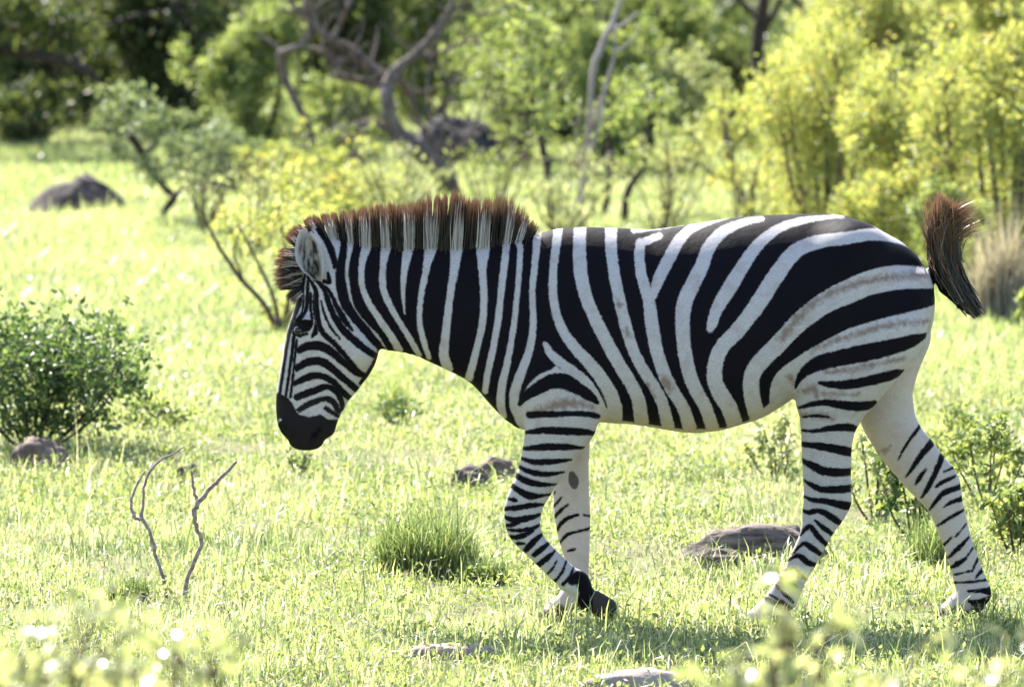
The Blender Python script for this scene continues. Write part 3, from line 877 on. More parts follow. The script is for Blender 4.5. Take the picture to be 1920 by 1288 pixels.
def hair_mat(name, white, black, brown, trans=0.35):
    m, nt, b, out = new_mat(name)
    L = nt.links.new
    at_ = lambda n: N(nt, 'ShaderNodeAttribute', attribute_name=n).outputs['Fac']
    mx = N(nt, 'ShaderNodeMix', data_type='RGBA'); L(at_('dark'), mx.inputs[0])
    mx.inputs[6].default_value = (*white, 1); mx.inputs[7].default_value = (*black, 1)
    mr = N(nt, 'ShaderNodeMapRange'); mr.inputs[1].default_value = 0.0; mr.inputs[2].default_value = 0.35
    sub = N(nt, 'ShaderNodeMath', operation='SUBTRACT'); L(at_('along'), sub.inputs[0]); L(at_('tipb'), sub.inputs[1])
    L(sub.outputs[0], mr.inputs[0])
    m2 = N(nt, 'ShaderNodeMix', data_type='RGBA'); L(mr.outputs[0], m2.inputs[0])
    L(mx.outputs[2], m2.inputs[6]); m2.inputs[7].default_value = (*brown, 1)
    L(m2.outputs[2], b.inputs['Base Color']); b.inputs['Roughness'].default_value = 0.4; b.inputs['Specular IOR Level'].default_value = 0.4
    tr = N(nt, 'ShaderNodeBsdfTranslucent'); L(m2.outputs[2], tr.inputs[0])
    ms = N(nt, 'ShaderNodeMixShader'); ms.inputs[0].default_value = trans
    L(b.outputs[0], ms.inputs[1]); L(tr.outputs[0], ms.inputs[2]); L(ms.outputs[0], out.inputs[0])
    return m

def side_pt(a, y):
    a = np.asarray(a, float)
    return np.stack([(480 + a[:, 0] / 2.385 - 960) / PPM, y, H - (340 + a[:, 1] / 2.385 - HOR) / PPM], -1)

mane_tab = np.array([  # base x, base y, tip x, tip y in the head view
    (222, 470, 168, 560), (212, 455, 135, 545), (208, 425, 95, 500), (208, 390, 62, 450), (208, 350, 66, 395), (212, 310, 85, 335), (220, 270, 105, 270), (236, 240, 140, 220), (262, 226, 190, 178),
    (300, 226, 240, 152), (350, 238, 305, 138), (410, 252, 385, 128), (480, 266, 470, 110), (560, 276, 548, 96), (640, 281, 628, 84), (720, 284, 714, 72), (800, 286, 800, 50), (880, 286, 890, 30),
    (950, 284, 958, 42), (1020, 282, 1030, 55), (1080, 276, 1092, 50), (1130, 270, 1165, 72), (1165, 262, 1212, 100), (1200, 254, 1240, 150), (1250, 242, 1275, 205)], float)
def make_mane():
    n = 14000
    seg = np.hypot(*np.diff(mane_tab[:, :2], axis=0).T); cs = np.concatenate([[0], np.cumsum(seg)])
    # strands gather in tufts
    q = rng.uniform(0, cs[-1], n)
    tuft = np.sort(rng.uniform(0, cs[-1], 115))
    near = tuft[np.clip(np.searchsorted(tuft, q), 0, len(tuft) - 1)]
    def row(q): return np.stack([np.interp(q, cs, mane_tab[:, i]) for i in range(4)], -1)
    R = row(q); Rt = row(q * 0.5 + near * 0.5)
    b = R[:, :2] + rng.normal(0, 3, (n, 2)); b[:, 1] += 8 + rng.gamma(2, 7, n)
    lt = 0.90 + 0.15 * vnoise(near / 23.0, near * 0 + 3, 5) * np.where(rng.random(n) < .5, 1, .9)
    lt *= rng.uniform(0.5, 1.0, n) ** 0.6
    lt *= np.where(rng.random(n) < .06, 1.12, 1.0)
    t = R[:, :2] + (Rt[:, 2:] - R[:, :2]) * lt[:, None] + rng.normal(0, 4, (n, 2))
    yb = rng.normal(0, .017, n); yt = yb * 1.5 + rng.normal(0, .008, n)
    thin = np.where(R[:, 0] > 1040, rng.random(n) < np.clip((1265 - R[:, 0]) / 330, .12, 1), True)
    base = side_pt(b, yb); tip = side_pt(t, yt)
    mid = (base + tip) / 2 + rng.normal(0, .003, (n, 3))
    px = np.stack([480 + R[:, 0] / 2.385, 340 + (R[:, 1] + 4) / 2.385], -1)
    P3 = side_pt(R[:, :2] + np.array([0, 10]), np.full(n, -.02))
    # colour follows the stripe that reaches the crest below
    s, *_ = coat(np.concatenate([P3]))
    dark = (s < 0).astype(float)
    # forelock bands
    fl = q < cs[9]
    ang = q[fl]
    dark[fl] = (np.sin(ang * 0.155 + 0.4) < 0.35).astype(float)
    tb = np.where(dark > .5, rng.uniform(.42, .66, n), rng.uniform(.38, .58, n))
    dark = np.clip(dark + rng.normal(0, .06, n), 0, 1)
    m = hair_mat('mane_hair', (0.52, 0.48, 0.47), (0.012, 0.010, 0.011), (0.105, 0.052, 0.031), .38)
    o = strands(base[thin], mid[thin], tip[thin], rng.uniform(.0007, .0016, n)[thin], dark[thin], tb[thin], 'mane', m, zebra)
    tag(o, 'upright bristly mane, banded black and white with brown tips')
make_mane()

def make_tail():
    n = 2600
    # crescent from the flicked tip at the top to the bottom bend
    ctr = np.array([(985, 70), (945, 130), (918, 200), (915, 290), (938, 380), (980, 470), (1040, 550), (1085, 590)], float)
    wid_ = np.array([70, 62, 56, 54, 54, 48, 36, 22], float)
    def cpt(t, off, y):
        k = t * (len(ctr) - 1)
        cx = np.interp(k, range(len(ctr)), ctr[:, 0]); cy = np.interp(k, range(len(ctr)), ctr[:, 1]); w = np.interp(k, range(len(ctr)), wid_)
        e = 0.02
        dx = np.interp(k + e, range(len(ctr)), ctr[:, 0]) - np.interp(k - e, range(len(ctr)), ctr[:, 0])
        dy = np.interp(k + e, range(len(ctr)), ctr[:, 1]) - np.interp(k - e, range(len(ctr)), ctr[:, 1])
        l = np.hypot(dx, dy) + 1e-9
        X = cx + dy / l * w * off; Yv = cy - dx / l * w * off
        return np.stack([(1380 + X / 2.385 - 960) / PPM, y, H - (340 + Yv / 2.385 - HOR) / PPM], -1)
    off = np.clip(rng.normal(0, .48, n), -1.15, 1.15); yy = rng.normal(0, .018, n)
    t0 = rng.uniform(.40, 1.0, n) ** .8; ln = rng.uniform(.25, .8, n)
    t1 = np.clip(t0 - ln * .5, 0, 1); t2 = np.clip(t0 - ln, -0.02, 1)
    base = cpt(t0, off, yy) + rng.normal(0, .006, (n, 3)); mid = cpt(t1, off + rng.normal(0, .08, n), yy); tip = cpt(t2, off * 1.1 + rng.normal(0, .15, n), yy * 1.4)
    # flyaway tips at the top, fanning to the right
    fl = t2 < .2
    k = fl.sum()
    f = rng.uniform(0, 1, k)
    tip[fl, 0] += (-0.07 + 0.17 * f ** 1.5) * 0.9; tip[fl, 2] += rng.uniform(-.03, .04, k) - 0.05 * f
    dark = np.clip(rng.normal(.95, .08, n), 0, 1); pale = rng.random(n) < .16; dark[pale] = rng.uniform(.2, .7, pale.sum())
    tb = np.where(t0 > .8, .8, rng.uniform(.1, .5, n))
    m = hair_mat('tail_hair', (0.42, 0.36, 0.31), (0.013, 0.010, 0.010), (0.15, 0.082, 0.045), .4)
    o = strands(base, mid, tip, rng.uniform(.0012, .0026, n), dark, tb, 'tail_hair', m, zebra)
    tag(o, 'dark brown tail brush flicked upwards with pale split ends')
make_tail()

# ------------------------------------------------------------------ plants
def tube(P, R, sides=7):
    P = np.asarray(P, float); R = np.asarray(R, float)
    T = np.gradient(P, axis=0); T /= np.linalg.norm(T, axis=1)[:, None] + 1e-9
    a = np.cross(T, np.array([0.31, 0.87, 0.13])); a /= np.linalg.norm(a, axis=1)[:, None] + 1e-9
    b = np.cross(T, a)
    th = np.arange(sides) * 2 * np.pi / sides
    v = P[:, None, :] + R[:, None, None] * (np.cos(th)[None, :, None] * a[:, None, :] + np.sin(th)[None, :, None] * b[:, None, :])
    n = len(P); i = np.arange(n * sides).reshape(n, sides)
    j = np.roll(i, -1, 1)
    f = np.stack([i[:-1], j[:-1], j[1:], i[1:]], -1).reshape(-1, 4)
    return v.reshape(-1, 3), f

def smooth_line(P, sub=4, wob=0.0):
    """P (n,4): x y z r"""
    P = np.asarray(P, float)
    if len(P) < 2: return P
    Q = np.vstack([2 * P[0] - P[1], P, 2 * P[-1] - P[-2]])
    out = []
    for i in range(1, len(Q) - 2):
        for t in np.arange(sub) / sub:
            a, b, c, d = Q[i - 1], Q[i], Q[i + 1], Q[i + 2]
            out.append(0.5 * (2 * b + (c - a) * t + (2 * a - 5 * b + 4 * c - d) * t * t + (3 * b - a - 3 * c + d) * t ** 3))
    out.append(P[-1]); out = np.array(out)
    if wob:
        w = rng.normal(0, 1, (len(out), 3)) * out[:, 3:4] * wob; w[0] = 0
        out[:, :3] += w
    out[:, 3] = np.maximum(out[:, 3], 0.0012)
    return out

def wood_mesh(name, lines, mat, origin, sides=7, wob=0.12):
    vs_, fs_ = [], []; n = 0
    for L in lines:
        L = smooth_line(L, 4, wob)
        v, f = tube(L[:, :3] - origin, L[:, 3], sides)
        vs_.append(v); fs_.append(f + n); n += len(v)
    return mesh_from(name, np.concatenate(vs_), np.concatenate(fs_), 4, mat, smooth=True)

def leaf_arrays(P, size, aspect=0.5, up=0.35, droop=0.0, fold=0.25):
    """one folded lozenge per point: verts (n*4,3), tris"""
    n = len(P)
    d = rng.normal(0, 1, (n, 3)); d[:, 2] += up * 2 - droop * 2
    d /= np.linalg.norm(d, axis=1)[:, None]
    s = np.cross(d, rng.normal(0, 1, (n, 3)) + np.array([0, 0, 0.6])); s /= np.linalg.norm(s, axis=1)[:, None] + 1e-9
    nn = np.cross(d, s)
    L = (size * rng.uniform(.6, 1.25, n))[:, None]
    v = np.empty((n, 4, 3))
    v[:, 0] = P; v[:, 2] = P + d * L
    m = P + d * L * 0.45
    v[:, 1] = m - s * L * aspect / 2 + nn * L * fold * aspect; v[:, 3] = m + s * L * aspect / 2 + nn * L * fold * aspect
    o = (np.arange(n) * 4)[:, None]
    tri = np.concatenate([o + np.array([[0, 1, 2]]), o + np.array([[0, 2, 3]])])
    return v.reshape(-1, 3), tri

def cloud_points(blobs, clump=0.35, nper=14):
    """blobs: (centre, radii, n). Leaves gather in small sprays inside each ellipsoid."""
    out = []; tint = []
    for c, r, n in blobs:
        k = max(3, n // nper)
        q = rng.normal(0, 1, (k, 3)); q /= np.linalg.norm(q, axis=1)[:, None]
        q *= (rng.uniform(0, 1, k) ** 0.45)[:, None]
        sp = np.asarray(c) + q * np.asarray(r)
        st_ = rng.normal(0, .13, k)
        w = rng.integers(0, k, n)
        out.append(sp[w] + rng.normal(0, 1, (n, 3)) * np.mean(r) * clump * rng.uniform(.3, 1, (n, 1)) * np.array([1, 1, .8]) * 0.5)
        tint.append(np.clip(.5 + st_[w] + rng.normal(0, .16, n), 0, 1))
    return np.concatenate(out), np.concatenate(tint)

def leaves_mesh(name, P, tint, size, mat, origin, **kw):
    v, t = leaf_arrays(P - origin, size, **kw)
    return mesh_from(name, v, t, 3, mat, dict(tint=np.repeat(tint, 4)))

BARK_GREY = rough_mat('weathered_grey_bark', (0.045, 0.033, 0.030), (0.21, 0.165, 0.15), 30, 0.7, stretch=(1, 1, 0.3))
BARK_DARK = rough_mat('dark_bark', (0.022, 0.017, 0.016), (0.075, 0.055, 0.048), 24, 0.8, stretch=(1, 1, 0.3))
BARK_BROWN = rough_mat('brown_bark', (0.06, 0.042, 0.032), (0.16, 0.115, 0.09), 26, 0.7, stretch=(1, 1, 0.3))
TWIG = rough_mat('dry_twig_bark', (0.15, 0.10, 0.10), (0.38, 0.31, 0.33), 60, 0.5)
PALE_BARK = rough_mat('pale_smooth_bark', (0.16, 0.135, 0.135), (0.42, 0.37, 0.37), 40, 0.4)
STONE = rough_mat('brown_grey_stone', (0.075, 0.052, 0.042), (0.22, 0.16, 0.135), 9, 1.0)
STONE_PALE = rough_mat('pale_dusty_stone', (0.20, 0.155, 0.135), (0.36, 0.29, 0.26), 8, 0.8)
STONE_DARK = rough_mat('dark_brown_stone', (0.035, 0.027, 0.026), (0.14, 0.105, 0.095), 7, 1.0)
BOULDER = rough_mat('blue_black_boulder', (0.010, 0.010, 0.014), (0.05, 0.046, 0.055), 5, 1.0)  # mottled bluish near-black
STREAK = rough_mat('streaked_weathered_stone', (0.055, 0.042, 0.038), (0.26, 0.205, 0.185), 11, 1.2, stretch=(0.5, 3, 5))
LEAF_MID = leaf_mat('fresh_green_leaf', [(.07, .105, .042), (.21, .26, .10), (.40, .44, .19)], .5)  # leaf colours here are set paler, standing in for a backlit haze
LEAF_YEL = leaf_mat('yellow_green_leaf', [(.09, .12, .045), (.23, .27, .095), (.36, .39, .14), (.44, .43, .17), (.52, .40, .18)], .5)
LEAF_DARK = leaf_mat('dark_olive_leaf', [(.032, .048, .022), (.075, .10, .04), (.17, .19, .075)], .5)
LEAF_OLIVE = leaf_mat('dull_olive_leaf', [(.045, .06, .028), (.11, .14, .06), (.25, .27, .12)], .5)
LEAF_GREY = leaf_mat('silvery_green_leaf', [(.10, .14, .075), (.18, .225, .125), (.28, .32, .20)], .4)
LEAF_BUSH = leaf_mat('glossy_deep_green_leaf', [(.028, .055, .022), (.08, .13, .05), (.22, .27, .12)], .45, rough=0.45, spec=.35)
LEAF_FORE = leaf_mat('pale_spring_leaf', [(.15, .185, .09), (.30, .335, .18), (.47, .47, .31)], .5)
DRY = leaf_mat('dry_grass_straw', [(.16, .13, .11), (.31, .27, .25), (.50, .45, .43)], .35)

def plant(name, label, cat, base, lines, lmat, blobs, wmat, size, group=None, aspect=.5, up=.3, droop=0., clump=.35, nper=14, sides=7, wood='trunk', foliage='crown', wob=.12):
    base = np.asarray(base, float)
    r = empty(name, base); tag(r, label, cat, group)
    if lines:
        obj(wood, wood_mesh(wood, lines, wmat, base, sides, wob), r)
    if blobs:
        P, t = cloud_points(blobs, clump, nper)
        P[:, 2] = np.maximum(P[:, 2], gh(P[:, 0], P[:, 1]) + .01)
        tag(obj(foliage, leaves_mesh(foliage, P, t, size, lmat, base, aspect=aspect, up=up, droop=droop), r), kind='stuff')
    return r

def pl(Y, pts, wig=0.25):
    """polyline measured at depth Y: (u, v, radius px) plus a wandering depth"""
    out = []; dy = rng.normal(0, .05)
    for i, p in enumerate(pts):
        dy += rng.normal(0, wig) * (i > 0)
        s = pxs(Y)
        a = at(p[0], p[1], Y)
        out.append((a[0], Y + dy, a[2], p[2] * s))
    return np.array(out)

def blob(Y, u, v, ru, rv, n, deep=1.0):
    s = pxs(Y)
    return (at(u, v, Y + rng.normal(0, .15)), (ru * s, max(ru, rv) * s * deep * .8, rv * s), n)

def grow(base, height, spread, nlimb, r0, seed, lean=(0, 0), first=0.25, sub=3):
    """trunk with rising limbs; returns lines and twig tips"""
    g = np.random.default_rng(seed)
    base = np.asarray(base, float)
    lines = []; tips = []
    n = 7
    tr = []
    p = base - np.array([0, 0, .06]); 
    for i in range(n):
        t = i / (n - 1)
        q = base + np.array([lean[0] * t, lean[1] * t, height * .8 * t - .06 * (i == 0)]) + g.normal(0, spread * .035, 3) * (i > 0) * np.array([1, 1, .3])
        tr.append((*q, r0 * (1 - .75 * t)))
    tr = np.array(tr); lines.append(tr)
    for k in range(nlimb):
        t = first + (1 - first) * (k + g.random()) / nlimb
        s = np.array([np.interp(t, np.linspace(0, 1, n), tr[:, i]) for i in range(4)])
        ang = k * 2.4 + g.normal(0, .4)
        rad = spread * (1 - .45 * t) * g.uniform(.65, 1.1)
        rise = height * g.uniform(.08, .3)
        e = s[:3] + np.array([math.cos(ang) * rad, math.sin(ang) * rad, rise])
        m = (s[:3] + e) / 2 + np.array([0, 0, rise * .25]) + g.normal(0, spread * .05, 3)
        lines.append(np.array([(*s[:3], s[3] * .6), (*m, s[3] * .38), (*e, s[3] * .12)]))
        tips.append(e)
        for j in range(sub):
            f = g.uniform(.35, .95)
            s2 = m + (e - m) * f if f > .5 else s[:3] + (m - s[:3]) * f * 2
            e2 = s2 + g.normal(0, 1, 3) * np.array([1, 1, .6]) * spread * .3 + np.array([0, 0, height * .05])
            lines.append(np.array([(*s2, s[3] * .2), (*((s2 + e2) / 2 + g.normal(0, spread * .04, 3)), s[3] * .14), (*e2, s[3] * .05)]))
            tips.append(e2)
    tips.append(tr[-1, :3])
    return lines, np.array(tips)

def bush(name, label, cat, u, v, hpx, wpx, lmat, n, size, seed, wmat=BARK_BROWN, group=None, nst=7, **kw):
    """many-stemmed shrub rising from one foot"""
    base = gpt(u, v); Y = base[1]; s = pxs(Y)
    h = hpx * s; w = wpx * s / 2
    g = np.random.default_rng(seed)
    lines = []; blobs = []
    for k in range(nst):
        a = k * 2.4 + g.normal(0, .3); rr = w * math.sqrt((k + .5) / nst) * .85
        hh = h * g.uniform(.72, 1.0) * (1 - .35 * (rr / w) ** 2)
        b0 = base + np.array([math.cos(a) * rr * .12, math.sin(a) * rr * .12, -.03])
        e = base + np.array([math.cos(a) * rr, math.sin(a) * rr * .9, hh])
        m = b0 * .5 + e * .5 + np.array([math.cos(a), math.sin(a), 0]) * rr * g.uniform(-.1, .25)
        r0 = 0.012 * h + .004
        lines.append(np.array([(*b0, r0), (*m, r0 * .7), (*e, r0 * .25)]))
        for j in range(3):
            f = g.uniform(.4, .9); s2 = m * (1 - f) + e * f
            e2 = s2 + g.normal(0, .22, 3) * w + np.array([0, 0, h * .1])
            lines.append(np.array([(*s2, r0 * .4), (*((s2 + e2) / 2), r0 * .3), (*e2, r0 * .12)]))
            blobs.append((e2, (w * .26, w * .26, h * .15), n // (nst * 5)))
        blobs.append((e - np.array([0, 0, h * .04]), (w * .30, w * .30, h * .16), n // (nst * 5)))
        blobs.append((m + np.array([0, 0, h * .05]), (w * .36, w * .36, h * .26), n // (nst * 5)))
        blobs.append(((b0 + m) / 2 + np.array([math.cos(a), math.sin(a), 0]) * rr * .35, (w * .36, w * .36, h * .2), n // (nst * 5)))
    return plant(name, label, cat, base, lines, lmat, blobs, wmat, size, group, wood='stems', foliage='leaves', sides=5, **kw)

def tree(name, label, u, v, height, spread, lmat, n, size, seed, wmat=BARK_DARK, group=None, r0=.09, first=.25, nlimb=9, low=1.0, **kw):
    base = gpt(u, v)
    lines, tips = grow(base, height, spread, nlimb, r0, seed, first=first)
    per = max(20, n // len(tips))
    blobs = [(t, np.array([.36, .36, .26]) * spread * low, per) for t in tips]
    return plant(name, label, 'tree', base, lines, lmat, blobs, wmat, size, group, **kw)

# --- the far thicket, one mass of leaves
def thicket():
    P = []; T = []
    n = 84000
    d = rng.uniform(84, 112, n)
    x = rng.uniform(-1, 1, n) * (d * .0685 + 10); y = d - D
    top_ = 1.0 + 2.2 * vnoise(x * .45, y * .25, 41)
    z = rng.random(n) ** .8 * top_
    P = np.stack([x, y, z + gh(x, y)], -1)
    keep = vnoise(x * 1.3 + z * 1.1, y * .6 + z * 1.4, 42) > .28
    P = P[keep]
    t = np.clip(.25 + .55 * (vnoise(P[:, 0] * .6, P[:, 2] * 1.2 + P[:, 1] * .2, 43) - .35) + rng.normal(0, .14, len(P)), 0, 1)
    o = obj('thicket', leaves_mesh('thicket', P, t, .17, LEAF_DARK, np.zeros(3), aspect=.6, up=.1))
    tag(o, 'dark tangled thicket closing off the view behind the trees', 'thicket', kind='stuff')
thicket()
# --- dark trees on the left
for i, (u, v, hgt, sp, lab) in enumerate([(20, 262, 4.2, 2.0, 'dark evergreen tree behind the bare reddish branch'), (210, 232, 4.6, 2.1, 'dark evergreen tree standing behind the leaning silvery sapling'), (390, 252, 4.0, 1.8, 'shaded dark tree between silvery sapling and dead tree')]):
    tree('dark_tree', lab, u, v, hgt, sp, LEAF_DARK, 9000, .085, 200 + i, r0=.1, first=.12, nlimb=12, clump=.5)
Yb = gpt(-120, 296)[1]
base = gpt(-120, 296)
lines = [pl(Yb, [(-120, 300, 24), (-110, 200, 20), (-95, 130, 18), (-60, 80, 14)]),
         pl(Yb, [(-95, 128, 15), (-30, 98, 12), (20, 96, 11), (80, 108, 10), (140, 122, 9), (175, 140, 7), (205, 172, 3)], .1),
         pl(Yb, [(-40, 60, 9), (20, 55, 8), (70, 80, 6), (120, 110, 4)], .1), pl(Yb, [(-60, 80, 10), (10, 18, 8), (70, -20, 6)], .1),
         pl(Yb, [(60, 104, 5), (95, 80, 4), (105, 30, 3)], .1), pl(Yb, [(100, 115, 4), (112, 160, 3), (118, 190, 2)], .1),
         pl(Yb, [(-80, 195, 7), (0, 190, 6), (40, 210, 4), (60, 235, 2)], .1), pl(Yb, [(140, 124, 4), (160, 90, 3), (190, 60, 2)], .1)]
plant('spreading_tree', 'leafy tree reaching a long dark bare branch over the mound', 'tree', base, lines, LEAF_DARK,
      [blob(Yb, 40, 30, 110, 50, 900), blob(Yb, 120, 60, 70, 50, 500), blob(Yb, -60, 10, 100, 60, 600), blob(Yb, 60, 190, 60, 40, 400)], BARK_DARK, .09, clump=.5)
# --- middle-distance greenery, leafy to the ground
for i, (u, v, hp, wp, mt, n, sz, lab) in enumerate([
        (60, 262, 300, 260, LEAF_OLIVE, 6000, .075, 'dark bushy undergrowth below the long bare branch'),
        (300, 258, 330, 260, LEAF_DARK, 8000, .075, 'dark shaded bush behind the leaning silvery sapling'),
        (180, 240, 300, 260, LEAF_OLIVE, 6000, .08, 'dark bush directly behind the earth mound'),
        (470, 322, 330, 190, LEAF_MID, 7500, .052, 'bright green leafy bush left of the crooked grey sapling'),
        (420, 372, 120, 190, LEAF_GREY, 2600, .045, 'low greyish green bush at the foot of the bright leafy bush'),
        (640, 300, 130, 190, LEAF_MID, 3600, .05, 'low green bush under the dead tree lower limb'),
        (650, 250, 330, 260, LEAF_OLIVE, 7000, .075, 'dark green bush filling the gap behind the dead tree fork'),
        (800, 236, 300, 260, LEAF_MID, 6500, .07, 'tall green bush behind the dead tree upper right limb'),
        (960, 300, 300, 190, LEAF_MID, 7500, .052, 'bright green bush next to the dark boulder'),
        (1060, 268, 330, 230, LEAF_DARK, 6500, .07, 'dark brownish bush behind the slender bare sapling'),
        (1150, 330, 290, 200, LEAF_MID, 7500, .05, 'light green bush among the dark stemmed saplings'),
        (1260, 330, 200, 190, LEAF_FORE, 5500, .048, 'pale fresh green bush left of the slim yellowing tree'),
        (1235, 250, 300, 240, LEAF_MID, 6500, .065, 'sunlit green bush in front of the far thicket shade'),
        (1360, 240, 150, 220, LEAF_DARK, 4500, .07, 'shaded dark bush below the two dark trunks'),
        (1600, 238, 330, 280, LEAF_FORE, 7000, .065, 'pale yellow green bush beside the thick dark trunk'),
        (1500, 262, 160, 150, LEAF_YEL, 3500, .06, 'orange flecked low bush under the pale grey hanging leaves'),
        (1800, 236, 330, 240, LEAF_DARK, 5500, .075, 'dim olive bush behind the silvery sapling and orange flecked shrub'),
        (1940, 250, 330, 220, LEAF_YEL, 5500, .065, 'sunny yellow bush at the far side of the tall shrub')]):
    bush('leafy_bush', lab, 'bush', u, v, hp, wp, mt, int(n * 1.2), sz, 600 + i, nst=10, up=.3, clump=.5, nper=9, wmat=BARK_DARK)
tree('leafy_tree', 'bright green tree between the dead tree and the bare sapling', 990, 322, 2.0, .7, LEAF_MID, 4600, .055, 303, wmat=BARK_BROWN, first=.3, nlimb=10, r0=.035, clump=.5)
for i, (u, v, hp, wp, mt, n, sz, lab) in enumerate([
        (1490, 432, 200, 150, LEAF_YEL, 4200, .036, 'low yellow green bush at the foot of the slim yellowing tree'),
        (1640, 520, 190, 200, LEAF_YEL, 5200, .034, 'low shaded shrub just behind the striped rump'),
        (1770, 540, 190, 150, LEAF_MID, 5200, .034, 'low dark green bush behind the tail between shrub and dry tuft'),
        (1945, 625, 100, 90, LEAF_MID, 1800, .034, 'low green bush in front of the dry straw tuft')]):
    bush('leafy_bush', lab, 'bush', u, v, hp, wp, mt, n, sz, 640 + i, nst=9, up=.4, clump=.5, nper=9, wmat=BARK_DARK)
def airy(label, u, v, hp, wp, mt, n, seed, size=.03):
    base = gpt(u, v); sc = pxs(base[1]); h = hp * sc; w = wp * sc / 2
    g = np.random.default_rng(seed); lines = []; blobs = []
    for k in range(9):
        a = k * 2.4 + g.normal(0, .4); rr = w * math.sqrt((k + .5) / 9)
        e = base + np.array([math.cos(a) * rr, math.sin(a) * rr, h * g.uniform(.6, 1.08)])
        b0 = base + np.array([math.cos(a) * rr * .1, math.sin(a) * rr * .1, -.03]); m = (b0 + e) / 2 + g.normal(0, .1, 3) * w
        lines.append(np.array([(*b0, .009), (*m, .0065), (*e, .003)]))
        for j in range(6):
            f = g.uniform(.15, .95); s2 = m * (1 - f) + e * f if j > 1 else b0 * (1 - f) + m * f
            e2 = s2 + g.normal(0, .3, 3) * w * np.array([1, 1, .6]) + np.array([0, 0, h * .14])
            lines.append(np.array([(*s2, .0042), (*((s2 + e2) / 2 + g.normal(0, .03, 3)), .003), (*e2, .0018)]))
            blobs.append(((s2 + e2) / 2, (w * .2, w * .2, h * .1), max(3, n // 54)))
    plant('twiggy_shrub', label, 'shrub', base, lines, mt, blobs, BARK_BROWN, size, wood='stems', foliage='leaves', sides=5, clump=.6, nper=5, up=.4)
for i, a in enumerate([
        ('airy pale twiggy shrub behind the zebra ear and forelock', 470, 500, 190, 230, LEAF_FORE, 1500),
        ('airy pale twiggy shrub behind the middle of the mane', 740, 452, 170, 240, LEAF_FORE, 1500),
        ('airy green twiggy shrub left of the dead tree foot', 620, 400, 150, 200, LEAF_MID, 1300),
        ('airy green twiggy shrub right of the dead tree foot', 920, 420, 170, 200, LEAF_MID, 1300),
        ('airy pale twiggy shrub behind the withers', 1050, 448, 150, 200, LEAF_FORE, 1300),
        ('airy pale twiggy shrub behind the middle of the back', 1240, 442, 190, 230, LEAF_FORE, 1500),
        ('airy yellow twiggy shrub behind the loins', 1420, 452, 190, 210, LEAF_YEL, 1500),
        ('small airy twiggy shrub between the earth mound and the forelock shrub', 380, 440, 140, 150, LEAF_GREY, 900),
        ('airy green twiggy shrub in front of the large dark boulder', 960, 330, 190, 170, LEAF_MID, 1300),
        ('airy yellow twiggy shrub in front of the pale yellow green bush', 1600, 452, 340, 260, LEAF_YEL, 2400),
        ('airy yellow twiggy shrub in front of the tall shrub by the tail', 1800, 470, 330, 260, LEAF_YEL, 2400)]):
    airy(*a, 700 + i)
# two dark trunks
for i, (u, v, lab) in enumerate([(1432, 268, 'dark straight trunked tree beside the pale grey hanging leaves'), (1540, 276, 'thick dark trunked tree above the yellow green shrub')]):
    Yt = gpt(u, v)[1]
    lines = [pl(Yt, [(u + 10, v + 4, 15), (u, v - 80, 14), (u - 12, v - 180, 13), (u + 6, v - 300, 11), (u + 20, v - 420, 8)], .1),
             pl(Yt, [(u - 5, v - 200, 7), (u + 40, v - 280, 6), (u + 80, v - 360, 4)], .2), pl(Yt, [(u - 10, v - 230, 7), (u - 70, v - 300, 5), (u - 120, v - 380, 3)], .2)]
    plant('dark_trunk_tree', lab, 'tree', gpt(u, v), lines, LEAF_DARK, [blob(Yt, u + dx, v - dz, 130, 70, 700) for dx, dz in ((0, 480), (90, 400), (-110, 410), (30, 560), (-60, 530))], BARK_DARK, .11, clump=.5)
Yt = gpt(1475, 190)[1]
plant('silvery_tree', 'pale silvery leaved sapling hanging between two dark trunks', 'tree', gpt(1475, 200), [pl(Yt, [(1475, 205, 6), (1472, 130, 6), (1482, 60, 5), (1470, -20, 4), (1476, -90, 3)], .05)], LEAF_GREY,
      [blob(Yt, 1480, 40, 55, 45, 360), blob(Yt, 1460, 100, 36, 30, 200), blob(Yt, 1500, 0, 60, 40, 260), blob(Yt, 1460, -60, 60, 40, 200)], BARK_DARK, .07, clump=.5)
# yellow-green shrubs on the right
SH = [(1545, 470, 430, 330, 501, 'broad yellow green shrub beside the slim yellow tree'), (1715, 500, 360, 300, 502, 'yellow green shrub directly behind the raised tail'),
      (1890, 520, 500, 330, 503, 'tall yellow green shrub growing behind the dry straw tuft'), (1650, 330, 400, 330, 504, 'taller sunlit shrub rising behind the yellow green shrubs'), (1840, 318, 420, 300, 505, 'loose orange flecked shrub behind the tall yellow green shrub')]
for u, v, hp, wp, sd, lab in SH:
    bush('yellow_shrub', lab, 'shrub', u, v, hp, wp, LEAF_YEL, 15000, .036 if v > 400 else .05, sd, nst=13, up=.5, clump=.5, nper=10)
Ys = gpt(1700, 300)[1]
plant('silvery_tree', 'silvery sapling standing up out of the yellow green shrubs', 'tree', gpt(1712, 300), [pl(Ys, [(1712, 310, 6), (1705, 200, 6), (1710, 130, 5), (1702, 60, 3)], .05), pl(Ys, [(1708, 150, 4), (1745, 110, 3), (1760, 80, 2)], .05)], LEAF_GREY,
      [blob(Ys, 1705, 110, 45, 60, 420), blob(Ys, 1690, 50, 40, 40, 220), blob(Ys, 1750, 90, 36, 34, 160)], BARK_BROWN, .06, clump=.5)
Ya = gpt(1390, 398)[1]
